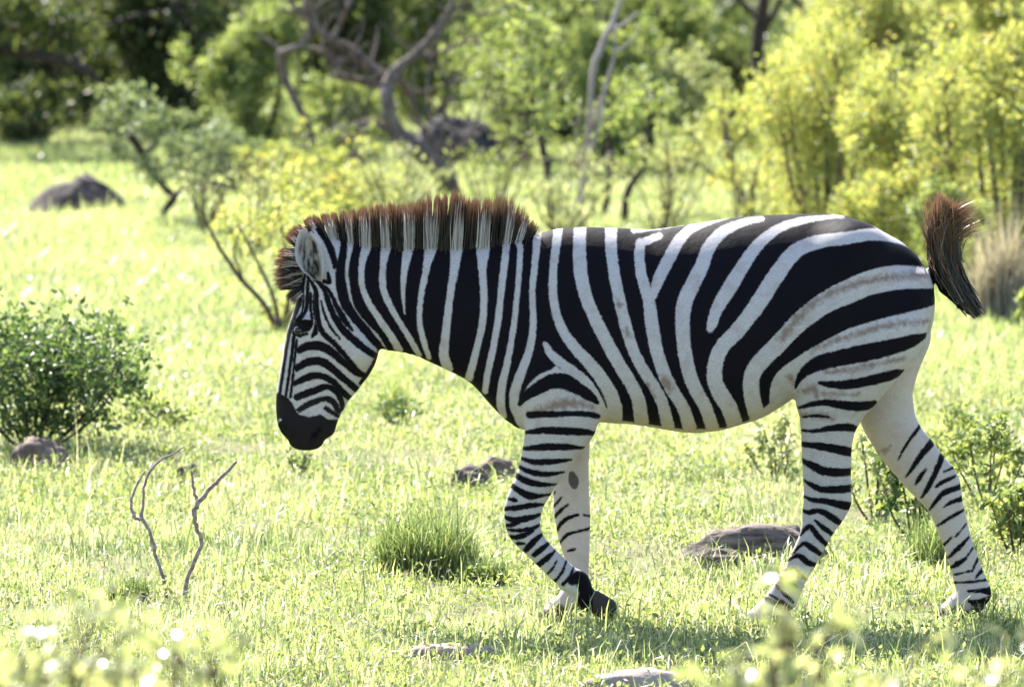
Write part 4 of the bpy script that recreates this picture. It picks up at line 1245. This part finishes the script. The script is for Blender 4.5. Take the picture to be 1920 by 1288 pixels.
plant('slim_tree', 'slim two stemmed tree with thin yellowing leaves', 'tree', gpt(1390, 398),
      [pl(Ya, [(1388, 402, 10), (1384, 350, 9), (1366, 290, 8), (1358, 240, 5), (1350, 200, 3)], .06), pl(Ya, [(1408, 400, 9), (1412, 345, 7), (1425, 305, 5), (1440, 270, 3)], .06),
       pl(Ya, [(1384, 345, 6), (1340, 325, 5), (1290, 300, 4), (1250, 290, 2)], .08), pl(Ya, [(1366, 290, 4), (1400, 250, 3), (1420, 220, 2)], .06)], LEAF_YEL,
      [blob(Ya, 1340, 250, 70, 40, 520), blob(Ya, 1410, 260, 60, 50, 480), blob(Ya, 1280, 300, 60, 34, 340), blob(Ya, 1350, 330, 70, 30, 260), blob(Ya, 1450, 330, 40, 60, 320), blob(Ya, 1380, 200, 70, 30, 260)], BARK_BROWN, .045, clump=.5)
# --- slender bare sapling and small green ones
Yc = gpt(1085, 420)[1]
plant('bare_sapling', 'tall slender pale bare sapling with forked tops', 'sapling', gpt(1085, 422),
      [pl(Yc, [(1085, 424, 5), (1092, 340, 5), (1103, 240, 5), (1112, 130, 6), (1130, 82, 6), (1150, 38, 5), (1166, -10, 4), (1176, -60, 3)], .04), pl(Yc, [(1093, 330, 4), (1118, 250, 4), (1133, 170, 4), (1150, 110, 3), (1152, 40, 2)], .04),
       pl(Yc, [(1142, 62, 4), (1168, 46, 3), (1196, 24, 2)], .04), pl(Yc, [(1098, 345, 3), (1125, 310, 3), (1146, 285, 2)], .04), pl(Yc, [(1106, 250, 3), (1118, 205, 3), (1125, 180, 2)], .04),
       pl(Yc, [(1092, 340, 3), (1080, 270, 2), (1088, 190, 2)], .04), pl(Yc, [(1150, 100, 2), (1180, 80, 2), (1200, 55, 1.5)], .04)], None, None, PALE_BARK, .05, wood='stems', sides=6)
for i, (pts, lv, lab) in enumerate([
        ([(1037, 424, 6), (1030, 350, 6), (1022, 300, 8), (1010, 240, 5), (985, 150, 4), (990, 60, 3)], [(1000, 150, 60, 70, 420), (985, 60, 60, 50, 320), (1045, 220, 50, 50, 260)], 'thin dark sapling with green leaves next to the slender bare sapling'),
        ([(1133, 402, 7), (1140, 350, 6), (1146, 300, 5), (1140, 240, 4), (1155, 180, 3)], [(1150, 220, 60, 50, 360), (1180, 160, 50, 50, 300)], 'short dark stemmed sapling just right of the slender bare sapling'),
        ([(1170, 414, 8), (1176, 360, 7), (1204, 312, 6), (1212, 250, 4), (1225, 200, 3)], [(1225, 200, 60, 50, 380), (1200, 290, 50, 40, 240), (1260, 250, 40, 40, 200)], 'curved dark stemmed sapling nearest the slim yellowing tree')]):
    Yq = gpt(*pts[0][:2])[1]
    plant('green_sapling', lab, 'sapling', gpt(*pts[0][:2]), [pl(Yq, pts, .05)], LEAF_MID, [blob(Yq, *b) for b in lv], BARK_DARK, .045, clump=.5, sides=6)
# --- gnarled dead tree
Yd = gpt(838, 358)[1]
dl = [[(846, 366, 30), (836, 338, 27), (815, 308, 26), (785, 276, 24), (748, 252, 22), (735, 225, 19), (727, 190, 17), (727, 160, 17), (738, 134, 16)],
      [(760, 260, 15), (722, 240, 12), (690, 235, 10), (650, 240, 9), (620, 250, 8), (590, 265, 6), (555, 277, 4)],
      [(680, 240, 6), (668, 265, 5), (665, 300, 4), (670, 312, 3)], [(600, 262, 5), (575, 280, 3), (550, 285, 2)],
      [(738, 136, 13), (780, 102, 11), (815, 66, 10), (838, 28, 9), (852, 14, 7), (905, 28, 4), (960, 14, 3), (980, 5, 2)], [(840, 24, 7), (860, -20, 5), (868, -70, 3)],
      [(729, 152, 15), (692, 126, 13), (660, 96, 12), (622, 76, 10), (600, 58, 9), (590, 28, 6), (580, -20, 5)], [(668, 104, 9), (634, 118, 8), (600, 96, 7), (575, 90, 4)],
      [(724, 166, 12), (672, 152, 10), (640, 146, 9), (618, 142, 5)], [(735, 142, 10), (768, 178, 8), (780, 215, 6), (800, 255, 5), (812, 290, 4)],
      [(780, 102, 6), (800, 110, 5), (850, 88, 4), (900, 84, 3)], [(622, 76, 6), (640, 40, 5), (650, 20, 3)], [(620, 80, 6), (580, 30, 5), (545, 12, 3)],
      [(815, 300, 8), (830, 240, 6), (800, 215, 4), (805, 120, 3)], [(838, 330, 6), (860, 280, 4), (890, 230, 3), (905, 190, 2)], [(840, 300, 5), (850, 230, 4), (846, 160, 2)],
      [(850, 330, 5), (880, 300, 4), (915, 285, 3), (912, 350, 2)], [(790, 280, 5), (775, 330, 6), (760, 372, 5)], [(860, 285, 3), (900, 250, 2), (930, 225, 1.5)], [(838, 270, 3), (880, 215, 2), (900, 160, 1.5)],
      [(640, 240, 3), (655, 210, 2), (668, 180, 1.5)], [(700, 236, 3), (690, 200, 2), (700, 170, 1.5)]]
for q in range(150):   # fine dead twigs
    a = dl[int(rng.integers(1, 16))]; p = a[int(rng.integers(1, len(a)))]
    an = rng.uniform(-2.9, -.2); ln = rng.uniform(25, 95)
    dl.append([(p[0], p[1], 2.2), (p[0] + math.cos(an) * ln * .5 + rng.normal(0, 5), p[1] + math.sin(an) * ln * .5, 1.6), (p[0] + math.cos(an) * ln, p[1] + math.sin(an) * ln, .9)])
plant('dead_tree', 'gnarled grey leafless dead tree with bent trunk and twisted limbs', 'tree', gpt(838, 358), [pl(Yd, [(q_[0], q_[1], q_[2] * (.78 if q_[2] > 3 else 1)) for q_ in p], .07) for p in dl], None, None, BARK_GREY, .05, sides=9, wob=.1, wood='trunk')
Ye = gpt(585, 330)[1]
plant('bare_sapling', 'crooked leafless grey sapling beside the dead tree lower limb', 'sapling', gpt(588, 330),
      [pl(Ye, [(592, 334, 6), (588, 260, 7), (562, 205, 8), (538, 155, 8), (527, 105, 9), (545, 94, 7), (575, 74, 6), (583, 30, 5), (570, -15, 4)], .05), pl(Ye, [(530, 108, 6), (515, 88, 5), (480, 62, 3)], .05),
       pl(Ye, [(582, 40, 4), (545, 22, 4), (520, 18, 3)], .05), pl(Ye, [(580, 32, 4), (600, 5, 3), (612, -30, 2)], .05)], None, None, BARK_GREY, .05, wood='stems', sides=7)
# --- leaning silvery sapling, mound
Yf = gpt(303, 424)[1]
plant('silvery_tree', 'leaning dark stemmed sapling with silvery leaves beside the mound', 'tree', gpt(303, 424),
      [pl(Yf, [(302, 428, 6), (306, 400, 7), (318, 384, 8), (334, 362, 6), (342, 352, 3)], .03), pl(Yf, [(326, 368, 7), (296, 338, 7), (276, 302, 9), (250, 262, 8), (234, 222, 6), (222, 180, 3)], .05), pl(Yf, [(270, 290, 5), (300, 260, 4), (330, 240, 2)], .05),
       pl(Yf, [(250, 262, 4), (205, 245, 3), (165, 240, 2)], .05)], LEAF_GREY, [blob(Yf, 235, 190, 60, 34, 420), blob(Yf, 285, 235, 50, 40, 340), blob(Yf, 200, 230, 50, 26, 240), blob(Yf, 300, 320, 60, 36, 300), blob(Yf, 215, 285, 40, 26, 160), blob(Yf, 330, 270, 36, 40, 200)], BARK_DARK, .05, clump=.5)
# --- small shrub in front of the muzzle's background
Yg = gpt(520, 615)[1]
plant('thin_shrub', 'thin stemmed yellowish shrub growing behind the zebra forelock', 'shrub', gpt(520, 615),
      [pl(Yg, [(522, 622, 6), (500, 570, 5), (455, 520, 5), (420, 468, 4), (392, 420, 3), (380, 390, 2)], .06), pl(Yg, [(525, 622, 5), (515, 560, 4), (480, 480, 3), (450, 420, 2)], .06), pl(Yg, [(525, 620, 5), (545, 540, 4), (530, 450, 3), (520, 390, 2)], .06),
       pl(Yg, [(455, 520, 3), (440, 470, 2), (450, 440, 1.5)], .06), pl(Yg, [(530, 620, 4), (560, 560, 3), (580, 480, 2)], .06)], LEAF_YEL,
      [blob(Yg, 420, 430, 50, 44, 300), blob(Yg, 480, 420, 60, 50, 380), blob(Yg, 545, 430, 60, 50, 380), blob(Yg, 460, 510, 44, 40, 150), blob(Yg, 515, 585, 34, 34, 200), blob(Yg, 600, 400, 60, 50, 300), blob(Yg, 540, 350, 60, 34, 260)], BARK_BROWN, .03, clump=.5)
bush('yellow_shrub', 'low yellow flecked shrub just behind the crest of the mane', 'shrub', 640, 420, 110, 260, LEAF_YEL, 2600, .04, 520, nst=7, up=.5, clump=.5)
bush('yellow_shrub', 'low green shrub at the foot of the crooked grey sapling', 'shrub', 520, 380, 100, 170, LEAF_YEL, 1800, .04, 521, nst=6, up=.5, clump=.5)

# ------------------------------------------------------------------ stones
def stone(name, label, u, v, wpx, hpx, mat, seed, deep=.7, cat='stone', peak=0.0, dome=0.0):
    base = gpt(u, v); s = pxs(base[1])
    g = np.random.default_rng(seed)
    me = sphere(1.0, 40, 22)
    n = len(me.vertices); co = np.empty(n * 3); me.vertices.foreach_get('co', co); co = co.reshape(-1, 3)
    off = g.uniform(0, 50, 3)
    r = 1 + .35 * (vnoise(co[:, 0] * 1.6 + off[0], co[:, 2] * 1.6 + co[:, 1] * 1.3 + off[1], 3) - .5) + .2 * (vnoise(co[:, 0] * 4 + off[2], co[:, 1] * 4 + co[:, 2] * 3, 4) - .5) + .1 * (vnoise(co[:, 0] * 9 + co[:, 1] * 7, co[:, 2] * 9 + off[0], 6) - .5)
    co *= r[:, None]
    co = np.sign(co) * np.abs(co) ** (.85 if dome == 0 else 1.0)
    if dome: co[:, :2] *= (1 + dome * (1 - np.clip(co[:, 2:3], 0, 1)))/(1 + dome * .5)
    co[:, 0] += peak * co[:, 2]
    co *= np.array([wpx * s / 2, wpx * s / 2 * deep, hpx * s / 1.0])
    co[:, 2] -= .12 * hpx * s
    me.vertices.foreach_set('co', co.astype(np.float32).ravel()); me.update(); me.materials.append(mat)
    o = obj(name, me); o.location = base + np.array([0, wpx * s / 2 * deep * .6, 0])
    o.name = name
    return tag(o, label, cat)
stone('termite_mound', 'low dark earth mound in open grass beside leaning sapling', 148, 400, 150, 74, STONE_DARK, 1, cat='mound', peak=.0, dome=.8)
stone('boulder', 'large dark boulder sloping down behind the dead tree', 890, 306, 200, 92, BOULDER, 2, cat='boulder', peak=-.35, dome=.6)
stone('stone', 'grey stone at the foot of the glossy leafy bush', 72, 892, 110, 58, STONE, 3)
stone('stone', 'small stone seen between the two dead twigs', 352, 905, 46, 30, STONE, 4)
stone('stone', 'rounded dark stone behind the raised foreleg', 934, 912, 76, 46, STONE, 5)
stone('stone', 'dark broken stone beside the rounded one behind the foreleg', 882, 925, 80, 42, STONE_DARK, 6)
stone('stone', 'long flat streaked brown stone in front of the hind leg', 1402, 1050, 280, 74, STREAK, 7, deep=.45)
stone('stone', 'small broken stone at the end of the long streaked one', 1352, 1066, 90, 44, STONE_DARK, 8)
stone('stone', 'pale flat stone sunk in the turf below the raised hoof', 1185, 1290, 210, 44, STONE_PALE, 9, deep=.5)
stone('stone', 'thin bare stone slab in the grass below the tussock', 850, 1238, 180, 26, STONE_PALE, 10, deep=.4)
stone('stone', 'small half buried stone near the right dead twig foot', 428, 1142, 70, 18, STONE_PALE, 11)
stone('stone', 'small dark stone by the left dead twig foot', 268, 1128, 40, 16, STONE_DARK, 12)

# ------------------------------------------------------------------ dead twigs in the foreground grass
Yt = gpt(307, 1122)[1]
plant('dead_twig', 'pale crooked dead twig bending over in the grass', 'twig', gpt(307, 1124),
      [pl(Yt, [(308, 1130, 3.8), (304, 1096, 3.5), (292, 1058, 3.2), (285, 1038, 3.6), (277, 1000, 3.2), (262, 977, 3.8), (265, 950, 2.6), (266, 922, 2.5), (277, 890, 2.7), (300, 867, 2), (318, 858, 1.8), (342, 843, 1.2)], .006),
       pl(Yt, [(262, 978, 3.6), (250, 972, 3.2), (245, 938, 2.6), (258, 905, 2), (271, 886, 1.2)], .006)], None, None, TWIG, .05, wood='stem', sides=7, wob=.28)
plant('dead_twig', 'reddish forked dead twig standing upright in the grass', 'twig', gpt(344, 1112),
      [pl(Yt, [(343, 1120, 4.5), (352, 1085, 4), (363, 1056, 4), (377, 1020, 4), (370, 990, 4), (364, 966, 4.6), (371, 945, 5), (398, 912, 4), (420, 890, 3.6), (443, 866, 2.6)], .006),
       pl(Yt, [(371, 946, 3.6), (362, 922, 3), (358, 885, 1.6)], .006)], None, None, TWIG, .05, wood='stem', sides=7, wob=.28)

# ------------------------------------------------------------------ plants whose leaves can be picked out one by one
def leaf_mesh(name, L, W, mat, seg=5, curl=.25):
    """pointed oval leaf with a midrib fold, thin but curved"""
    v = []; f = []
    for i in range(seg + 1):
        t = i / seg
        w = W / 2 * math.sin(math.pi * min(1, t * .93 + .04)) ** .8 * (1 - .25 * t)
        z = -curl * L * t * t
        v += [(-w, L * t, z + w * .35), (0, L * t, z), (w, L * t, z + w * .35)]
    for i in range(seg):
        a = i * 3
        f += [(a, a + 1, a + 4, a + 3), (a + 1, a + 2, a + 5, a + 4)]
    me = mesh_from(name, np.array(v), np.array(f), 4, mat, dict(tint=np.full(len(v), .5)), smooth=True)
    return me
def leaf_set(mat, L, W):
    out = []
    for t in (.2, .45, .65, .9):
        me = leaf_mesh('leaf', L, W, mat, curl=rng.uniform(.1, .4))
        me.attributes['tint'].data.foreach_set('value', np.full(len(me.vertices), t, np.float32))
        out.append(me)
    return out
def put_leaf(ms, parent, p, d, scale):
    o = bpy.data.objects.new('leaf', ms[int(rng.integers(0, len(ms)))])
    COL.objects.link(o); o.parent = parent
    o.location = p
    q = Vector(d).to_track_quat('Y', 'Z').to_euler()
    o.rotation_euler = (q.x + rng.normal(0, .25), q.y + rng.normal(0, .5), q.z)
    o.scale = (scale, scale, scale)

def leafy_weed(name, label, u, v, hpx, spread_px, nst, nleaf, mat, L, W, wmat=BARK_BROWN, cat='plant', inner=0, inner_mat=None, lowest=.15, seed=0, group=None, top=False, depth=.8):
    base = gpt(u, v); s = pxs(base[1])
    h = hpx * s; w = spread_px * s / 2
    r = empty(name, base); tag(r, label, cat, group)
    lines = []; g = np.random.default_rng(seed); spots = []
    for k in range(nst):
        a = k * 2.4 + g.normal(0, .4); rr = w * math.sqrt((k + .6) / nst)
        hh = h * (g.uniform(.9, 1.02) * (1 - .06 * (rr / w) ** 2) if top else g.uniform(.58, 1.08) * (1 - .3 * (rr / w) ** 2))
        e = np.array([math.cos(a) * rr, math.sin(a) * rr * depth, hh])
        b0 = np.array([math.cos(a) * rr * .1, math.sin(a) * rr * .1, -.03])
        m = (b0 + e) / 2 + np.array([math.cos(a), math.sin(a), 0]) * rr * g.uniform(-.15, .2)
        r0 = .004 + .006 * h
        lines.append(np.array([(*b0, r0), (*m, r0 * .7), (*e, r0 * .3)]))
        spots.append((b0, m, e))
        for j in range(2):
            f = g.uniform(.3, .9) if not top else .9; s2 = m * (1 - f) + e * f; e2 = s2 + g.normal(0, .25, 3) * w + np.array([0, 0, h * .12])
            if top: e2 = s2 + g.normal(0, .06, 3) + np.array([0, 0, .05])
            lines.append(np.array([(*s2, r0 * .4), (*((s2 + e2) / 2), r0 * .3), (*e2, r0 * .15)])); spots.append((s2, (s2 + e2) / 2, e2))
    obj('stems', wood_mesh('stems', lines, wmat, np.zeros(3), 5, .05), r)
    ms = leaf_set(mat, L, W)
    for i in range(nleaf):
        b0, m, e = spots[i % len(spots)]
        t = g.uniform(lowest, 1) ** .7
        p = (1 - t) ** 2 * b0 + 2 * t * (1 - t) * m + t * t * e
        ax = e - b0; ax /= np.linalg.norm(ax) + 1e-9
        d = g.normal(0, 1, 3); d -= ax * (d @ ax) * .6; d[2] += .25; d /= np.linalg.norm(d)
        put_leaf(ms, r, p, d, g.uniform(.65, 1.2))
    if inner:
        bl = [(base + (m * .6 + e * .4), (w * .35, w * .35, h * .24), inner // len(spots)) for b0, m, e in spots]
        if top: bl = [(base + e - np.array([0, 0, .03]), (.085, .085, .05), inner // len(spots)) for b0, m, e in spots]
        else: bl += [(base + (b0 * .5 + m * .5) + np.array([0, 0, .04]), (w * .4, w * .4, h * .16), inner // (2 * len(spots))) for b0, m, e in spots]
        P, t = cloud_points(bl, .5, 8)
        P[:, 2] = np.maximum(P[:, 2], base[2] + .02)
        tag(obj('inner_leaves', leaves_mesh('inner_leaves', P, t, L * .8, inner_mat or mat, base, aspect=.55, up=.2), r), kind='stuff')
    return r
leafy_weed('leafy_bush', 'glossy green leafy bush with dark woody stems above a grey stone', 62, 862, 265, 450, 14, 270, LEAF_BUSH, .048, .027, BARK_DARK, 'bush', 3600, LEAF_BUSH, lowest=.05, seed=11)
leafy_weed('leafy_plant', 'low green leafy plant spreading between the leafy bush and muzzle', 285, 830, 70, 160, 7, 60, LEAF_MID, .035, .02, cat='plant', inner=300, seed=12)
G_H = 'leafy weeds around the hind legs'
for i, (u, v, hp, wp, n, lab) in enumerate([(1640, 985, 170, 120, 46, 'broad leaved weed showing between the two hind legs'), (1712, 1010, 190, 130, 50, 'tall leafy weed just in front of the trailing hind leg'),
        (1850, 960, 170, 150, 46, 'leafy weed with pale flecks behind the trailing hind hock'), (1905, 1040, 150, 110, 36, 'leafy weed at the far side of the trailing hoof'), (1455, 905, 120, 110, 36, 'light leafy weed under the belly in front of the stifle'), (1790, 860, 120, 120, 30, 'small weed below the rump behind the far thigh')]):
    leafy_weed('leafy_weed', lab, u, v, hp, wp, 6, n, LEAF_FORE if i in (0, 4) else (LEAF_BUSH if i == 1 else LEAF_MID), .045, .027, cat='weed', inner=420 if i in (1, 2, 3) else 200, seed=30 + i)  # the deep green leaves on one weed paint in the shade there
leafy_weed('leafy_weed', 'small dark leaved weed in the grass below the jaw', 748, 815, 60, 90, 5, 24, LEAF_BUSH, .035, .02, cat='weed', inner=100, seed=41)
leafy_weed('leafy_weed', 'tiny dark weed in the grass below the muzzle', 560, 905, 50, 50, 4, 14, LEAF_BUSH, .03, .018, cat='weed', inner=50, seed=42)
LEAF_PALE = leaf_mat('pale_thin_leaf', [(.19, .225, .09), (.36, .39, .18), (.56, .53, .33)], .55, rough=.22, spec=.8, tmul=(1.1, 1.1, .75))
# out-of-focus plants close to the camera
def fore(name, label, u, vtop, d, wpx, nst, nleaf, seed, inner):
    Y = d - D; s = pxs(Y)
    x = (u - 960) * s; ht = H - (vtop - HOR) * s
    vb = HOR + H * PPM * D / d
    return leafy_weed(name, label, u, vb, ht / s, wpx, nst, nleaf, LEAF_PALE, .045, .027, BARK_BROWN, 'shrub', inner, LEAF_PALE, lowest=.86, seed=seed, top=True)
fore('foreground_shrub', 'blurred pale leafy shrub top with dark stems before the dead twigs', 190, 1178, 13.2, 600, 26, 150, 51, 620)
fore('foreground_shrub', 'blurred yellow green shrub top in front of the striding hind hoof', 1462, 1178, 13.0, 190, 11, 80, 52, 260)
fore('foreground_shrub', 'low blurred leafy shrub top right of the yellow green one', 1750, 1262, 13.4, 600, 16, 80, 53, 300)

# ------------------------------------------------------------------ grass
GRASS = leaf_mat('savanna_grass', [(.07, .11, .038), (.235, .29, .11), (.39, .43, .19), (.52, .52, .32), (.64, .59, .46)], .52, rough=.38, spec=.6, tmul=(1.14, 1.14, .8))
def blades(P, L, W, lean, tint, two):
    """curved ribbons (two segments) or single spikes"""
    n = len(P)
    a = rng.uniform(0, 2 * np.pi, n)
    side = np.stack([np.cos(a), np.sin(a), np.zeros(n)], -1)
    b = a + rng.normal(np.pi / 2, .6, n)
    out = np.stack([np.cos(b), np.sin(b), np.zeros(n)], -1)
    up = np.array([0, 0, 1.0])
    tip = P + up * (L * np.sqrt(np.maximum(1 - lean ** 2, .05)))[:, None] + out * (L * lean)[:, None]
    k = 5 if two else 3
    v = np.empty((n, k, 3))
    v[:, 0] = P - side * W[:, None]; v[:, 1] = P + side * W[:, None]
    if two:
        m = P + up * (L * .55)[:, None] + out * (L * lean * .3)[:, None]
        v[:, 2] = m - side * (W * .8)[:, None]; v[:, 3] = m + side * (W * .8)[:, None]; v[:, 4] = tip
        T = ((0, 1, 3), (0, 3, 2), (2, 3, 4))
    else:
        v[:, 2] = tip; T = ((0, 1, 2),)
    o = (np.arange(n) * k)[:, None]
    tri = np.concatenate([o + np.array([t]) for t in T])
    return v.reshape(-1, 3), tri, np.repeat(tint, k)

def zone(d0, d1, dens_, margin):
    """random ground points with density per m2 inside the widening view"""
    hwid = lambda d: d * .0685 + margin
    n = int(dens_ * (d1 - d0) * (hwid(d0) + hwid(d1)))
    d = rng.uniform(d0, d1, int(n * 1.3)); keep = rng.random(len(d)) < hwid(d) / hwid(d1)
    d = d[keep]
    x = rng.uniform(-1, 1, len(d)) * hwid(d); y = d - D
    return np.stack([x, y, gh(x, y)], -1)
gv, gt, gi = [], [], []; off = 0
def add(v, t, i):
    global off
    gv.append(v); gt.append(t + off); gi.append(i); off += len(v)
# near turf
P = zone(15.5, 37, 2350, 1.6)
pt = vnoise(P[:, 0] * 2.3, P[:, 1] * 1.1, 21); p2 = vnoise(P[:, 0] * 7 + 4, P[:, 1] * 5, 22)
keep = rng.random(len(P)) < np.clip(.12 + 1.9 * (pt * .6 + p2 * .6 - .27), .06, 1)
P, pt, p2 = P[keep], pt[keep], p2[keep]
n = len(P)
L = rng.gamma(5, .2, n) * (.020 + .026 * pt + .020 * p2)
feet = np.zeros(n)
for fx, fy in ((.84, -.13), (1.47, .12), (.14, .12), (.26, -.13)): feet = np.maximum(feet, np.exp(-((P[:, 0] - fx) ** 2 / .03 + (P[:, 1] - fy + .12) ** 2 / .03)))
L *= 1 + .9 * feet
tall = rng.random(n) < .035; L[tall] *= 2.3
dryb = rng.random(n) < .10
p3 = vnoise(P[:, 0] * 3.1 + 9, P[:, 1] * 1.6 + 2, 27)
tint = np.clip(.33 + .34 * (p2 - .45) - .34 * np.clip((p3 - .62) / .2, 0, 1) + rng.normal(0, .2, n), 0, 1); tint[dryb] = rng.uniform(.7, 1, dryb.sum())
add(*blades(P, L, rng.uniform(.0012, .0027, n) + .0006 * (L > .12), np.clip(rng.normal(.6, .25, n), 0, .97), tint, True))
# middle
P = zone(37, 80, 460, 5.0)
n = len(P); pt = vnoise(P[:, 0] * 1.1, P[:, 1] * .5, 23)
add(*blades(P, rng.gamma(5, .2, n) * (.035 + .05 * pt), rng.uniform(.004, .009, n), np.clip(rng.normal(.6, .25, n), 0, .95), np.clip(.38 + .3 * (pt - .5) + rng.normal(0, .14, n), 0, 1), False))
# far
P = zone(80, 140, 50, 12.0)
n = len(P)
add(*blades(P, rng.gamma(6, .17, n) * .2, rng.uniform(.012, .025, n), np.clip(rng.normal(.4, .2, n), 0, .9), np.clip(rng.normal(.35, .15, n), 0, 1), False))
tag(obj('grass', mesh_from('grass', np.concatenate(gv), np.concatenate(gt), 3, GRASS, dict(tint=np.concatenate(gi)))), 'short bright green grass covering the ground', 'grass', kind='stuff')
# small broad leaves low in the turf
P = zone(16, 37, 900, 1.2)
keep = vnoise(P[:, 0] * 1.9 + 8, P[:, 1] * 1.2 + 3, 31) > .33
P = P[keep]; P[:, 2] += rng.gamma(2, .014, len(P))
tag(obj('ground_herbs', leaves_mesh('ground_herbs', P, np.clip(rng.normal(.5, .2, len(P)), 0, 1), .021, LEAF_MID, np.zeros(3), aspect=.55, up=.2)), 'tiny broad leaved herbs mixed through the grass', 'herbs', kind='stuff')

P = zone(16, 37, 260, 1.2); P[:, 2] += rng.uniform(.004, .05, len(P))
tag(obj('dry_litter', leaves_mesh('dry_litter', P, rng.random(len(P)), .035, DRY, np.zeros(3), aspect=.16, up=0.)), 'scattered bits of dry straw lying in the grass', 'litter', kind='stuff')

def tuft(name, label, u, v, n, hpx, wpx, mat, seed, tint=(.15, .15), lean=.35, wid_=(.0014, .003)):
    base = gpt(u, v); s = pxs(base[1]); g = np.random.default_rng(seed)
    rad = wpx * s / 2
    a = g.uniform(0, 6.28, n); r = rad * np.sqrt(g.random(n)) * .75
    P = np.stack([np.cos(a) * r, np.sin(a) * r, np.zeros(n)], -1)
    P[:, 2] = gh(base[0] + P[:, 0], base[1] + P[:, 1]) - base[2] - .005
    L = hpx * s * np.clip(g.gamma(7, .105, n), .25, 1.45) * (1 - .35 * (r / rad) ** 2)
    vv, t, ti = blades(P, L, g.uniform(*wid_, n), np.clip(g.normal(lean, .2, n), 0, .95), np.clip(g.normal(*tint, n), 0, 1), True)
    o = obj(name, mesh_from(name, vv, t, 3, mat, dict(tint=ti))); o.location = base
    return tag(o, label, 'grass tuft')
tuft('grass_tussock', 'dense dark green grass tussock in front of the raised foreleg', 800, 1082, 3000, 135, 250, GRASS, 1, (.14, .17), .42)
tuft('grass_tussock', 'small dark green grass tuft to the right of the big tussock', 905, 1092, 900, 60, 130, GRASS, 2, (.12, .12), .55)
tuft('dry_grass_tuft', 'tall pale dry straw tuft behind the tail', 1880, 590, 1100, 185, 150, DRY, 3, (.5, .25), .25, (.003, .006))
tuft('grass_tussock', 'thin upright grass tuft below the throat', 742, 790, 260, 120, 70, GRASS, 4, (.35, .15), .25)
tuft('grass_tussock', 'small dark grass tuft between the dead twigs and tussock', 240, 1120, 500, 60, 110, GRASS, 5, (.12, .12), .5)
tuft('grass_tussock', 'tall dark grass tuft at the foot of the trailing hind leg', 1770, 1060, 900, 110, 170, GRASS, 6, (.12, .12), .35)
